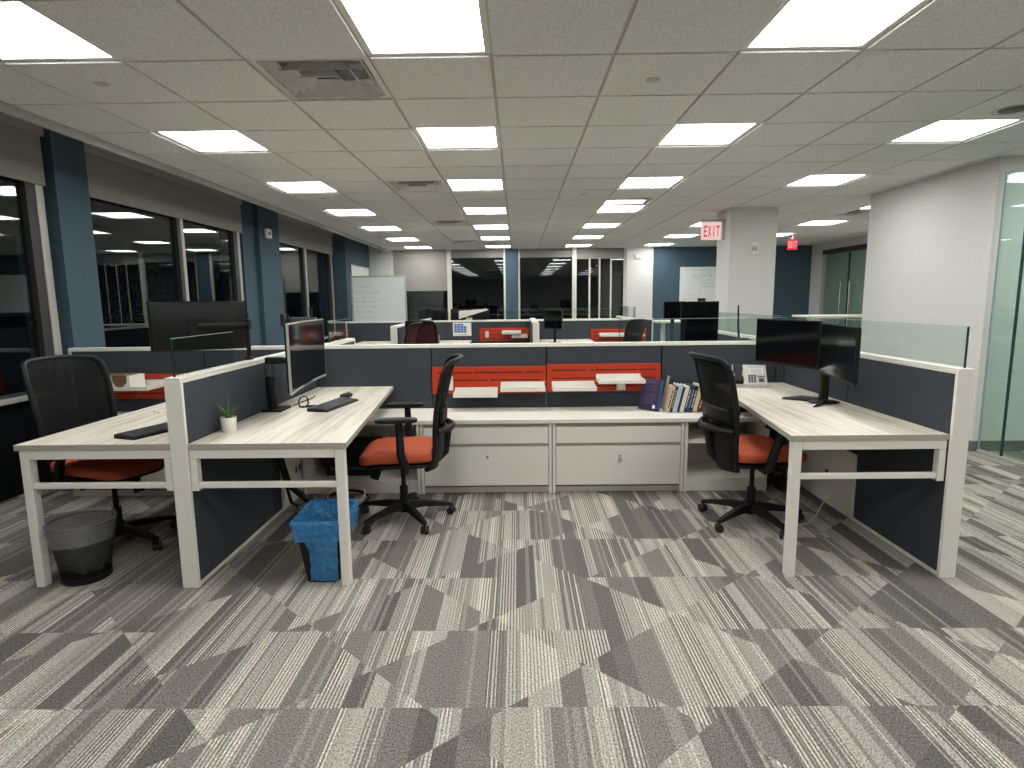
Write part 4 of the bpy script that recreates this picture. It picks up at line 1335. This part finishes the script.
rail(-.66, .20, .735, .962, S2, 'orange rail on the second spine left of the middle post')
rail(1.275, 2.24, .690, .925, S2, 'orange rail on the second spine at its right end')
T2 = S2 - .0225
tray(-.27, .06, .86, T2, 'upper white tray on the left far orange rail', .16)
tray(-.10, .17, .795, T2, 'lower white tray on the left far orange rail', .16)
tray(1.42, 2.18, .80, T2, 'long white tray on the right far orange rail', .16)
q = M((-.53, T2, .85)); q.box(-.56, -.50, T2 - .05, T2, .80, .91, .004)
tag(q.build('card_holder', 'metal', loc=(-.53, T2, .85)), 'small white card holder on the left far orange rail', 'holder')
po = thing('poster', 'white paper with blue chart pinned to the second spine', 'poster', (-.965, S2 - .001, .945))
q = M(); q.box(-.16, .16, -.004, -.0, -.115, .115, .001); q.build('sheet', 'paper', po)
q = M()
MT['p_blue'] = cm('print_blue', 84, 118, 186); MT['p_lilac'] = cm('print_lilac', 110, 108, 160)
for a in range(4):
    for b in range(4):
        if (a, b) != (3, 3): q.box(-.14 + a * .055, -.09 + a * .055, -.0052, -.0042, -.06 + b * .04, -.024 + b * .04)
q.build('chart', 'p_blue', po)
q = M(); q.box(-.14, .10, -.0052, -.0042, -.10, -.085); q.build('caption_bar', 'inkr', po)

for (a, b, lab) in ((-1.68, -.80, 'oak desk in the second bank left of the middle post'), (.32, 1.25, 'oak desk in the second bank right of the middle post'),
                    (-2.70, -1.79, 'oak desk in the second bank nearest the windows')):
    root = thing('desk', lab, 'desk', ((a + b) / 2, 9.8, 0))
    o = root.location
    q = M(o); q.box(a, b, 9.2, 10.33, .727, .756, .002); q.build('desk_top', 'wood', root)
    for yy in (9.25, 10.27):
        for xx_ in (a + .02, b - .065):
            q = M(o); q.box(xx_, xx_ + .045, yy, yy + .045, 0, .726, .003); q.build('leg', 'metal', root)

far = make_chair((-1.66 + .0, 7.75, 0), 175, .08, 40, 'maroon-backed chair left of the second bank white post', 'maroon', 'far office chairs')
far2 = dup(far, (-1.30, 8.72, 0), math.radians(75) - PI / 2, 'maroon-backed chair at the left desk of the second bank', 'far office chairs')
for rt2 in (far, far2):
    for ch in rt2.children:
        if ch.name.startswith(('back_mesh', 'lower_back')):
            if rt2 is far:
                ch.data.materials[0] = MT['maroon']
make_chair((1.46, 8.65, 0), 200, .05, 20, 'dark grey chair before the right far orange rail', 'black', 'far office chairs')
monitor(.56, 9.32, 1.13, .46, .30, 215, 'dark monitor right of the middle white post in the second bank', 'dgrey', 0)
s = thing('monitor_stand', 'black stand of the monitor right of the middle white post', 'monitor stand', (.59, 9.39, .7565))
q = M(); q.box(-.10, .10, -.08, .08, 0, .014, .005); q.build('foot', 'black', s)
q = M(); q.box(-.02, .02, -.012, .012, .0145, .38, .004); q.build('post', 'black', s)
bxx = thing('storage_box', 'brown box on the left desk of the second bank', 'box', (-1.38, 9.5, .7565))
q = M(); q.box(-.12, .12, -.09, .09, 0, .13, .004); q.build('carton', 'brown', bxx)
q = M(); q.box(-.122, .122, -.092, .092, .1305, .15, .002); q.build('lid', 'brown', bxx)

# farthest bank: monitors and desk by the far windows
root = thing('desk', 'long oak desk by the far windows at left', 'desk', (-1.2, 11.6, 0))
o = root.location
q = M(o); q.box(-1.66, -.30, 11.2, 11.98, .727, .756, .002); q.build('desk_top', 'wood', root)
for xx_ in (-1.64, -.365):
    q = M(o); q.box(xx_, xx_ + .045, 11.25, 11.30, 0, .726, .003); q.build('leg', 'metal', root)
    q = M(o); q.box(xx_, xx_ + .045, 11.9, 11.95, 0, .726, .003); q.build('leg', 'metal', root)
for k, (x, y, ang, lab) in enumerate(((-1.52, 11.62, 70, 'left of three black monitors by the far windows'),
                                      (-1.12, 11.62, 95, 'middle of three black monitors by the far windows'),
                                      (-.72, 11.66, 110, 'right of three black monitors by the far windows'))):
    monitor(x, y, 1.17, .36, .22, ang, lab, 'black', 0, group='monitors by the far windows')
    s = thing('monitor_stand', 'black stand under the ' + ('left', 'middle', 'right')[k] + ' monitor by the far windows', 'monitor stand', (x, y - .04, .7565))
    q = M(); q.box(-.09, .09, -.07, .07, 0, .012, .005); q.build('foot', 'black', s)
    q = M(); q.box(-.018, .018, -.010, .010, .0125, .36, .004); q.build('post', 'black', s)
ws = thing('white_hull_tray', 'white boat-shaped tray on a stem by the far windows', 'tray', (-.86, 11.3, .7565))
q = M(); q.prism([(-.24, .34), (.30, .50), (.26, .52), (-.24, .49)], -.10, .10, 'y'); q.build('tray_body', 'lam', ws)
q = M(); q.box(-.12, .0, -.04, .04, .013, .365, .006); q.box(-.16, .04, -.08, .08, 0, .0125, .003); q.build('stem', 'metal', ws)

# raised white tables
def table(x0, x1, y0, y1, h, label):
    root = thing('standing_table', label, 'table', ((x0 + x1) / 2, (y0 + y1) / 2, 0))
    o = root.location
    q = M(o); q.box(x0, x1, y0, y1, h - .035, h, .005); q.build('table_top', 'lam', root)
    ym = (y0 + y1) / 2
    for x in (x0 + .14, x1 - .20):
        q = M(o); q.box(x, x + .07, ym - .04, ym + .04, .03, h - .036, .004); q.box(x, x + .07, y0 + .05, y1 - .05, 0, .029, .004); q.build('leg', 'metal', root)
    return root


table(2.56, 3.40, 10.9, 11.5, 1.03, 'raised white standing table behind the second bank near the column')
table(5.23, 6.60, 10.7, 11.4, 1.10, 'raised white counter table far right past the column')
sbx = thing('small_speaker', 'small white box with a round dark eye on the standing table', 'speaker', (3.05, 11.1, 1.0305))
q = M(); q.box(-.045, .045, -.04, .04, 0, .13, .006); q.build('case', 'metal', sbx)
q = M(); q.cyl((0, -.0405, .09), (0, -.044, .09), .022); q.build('eye', 'black', sbx)
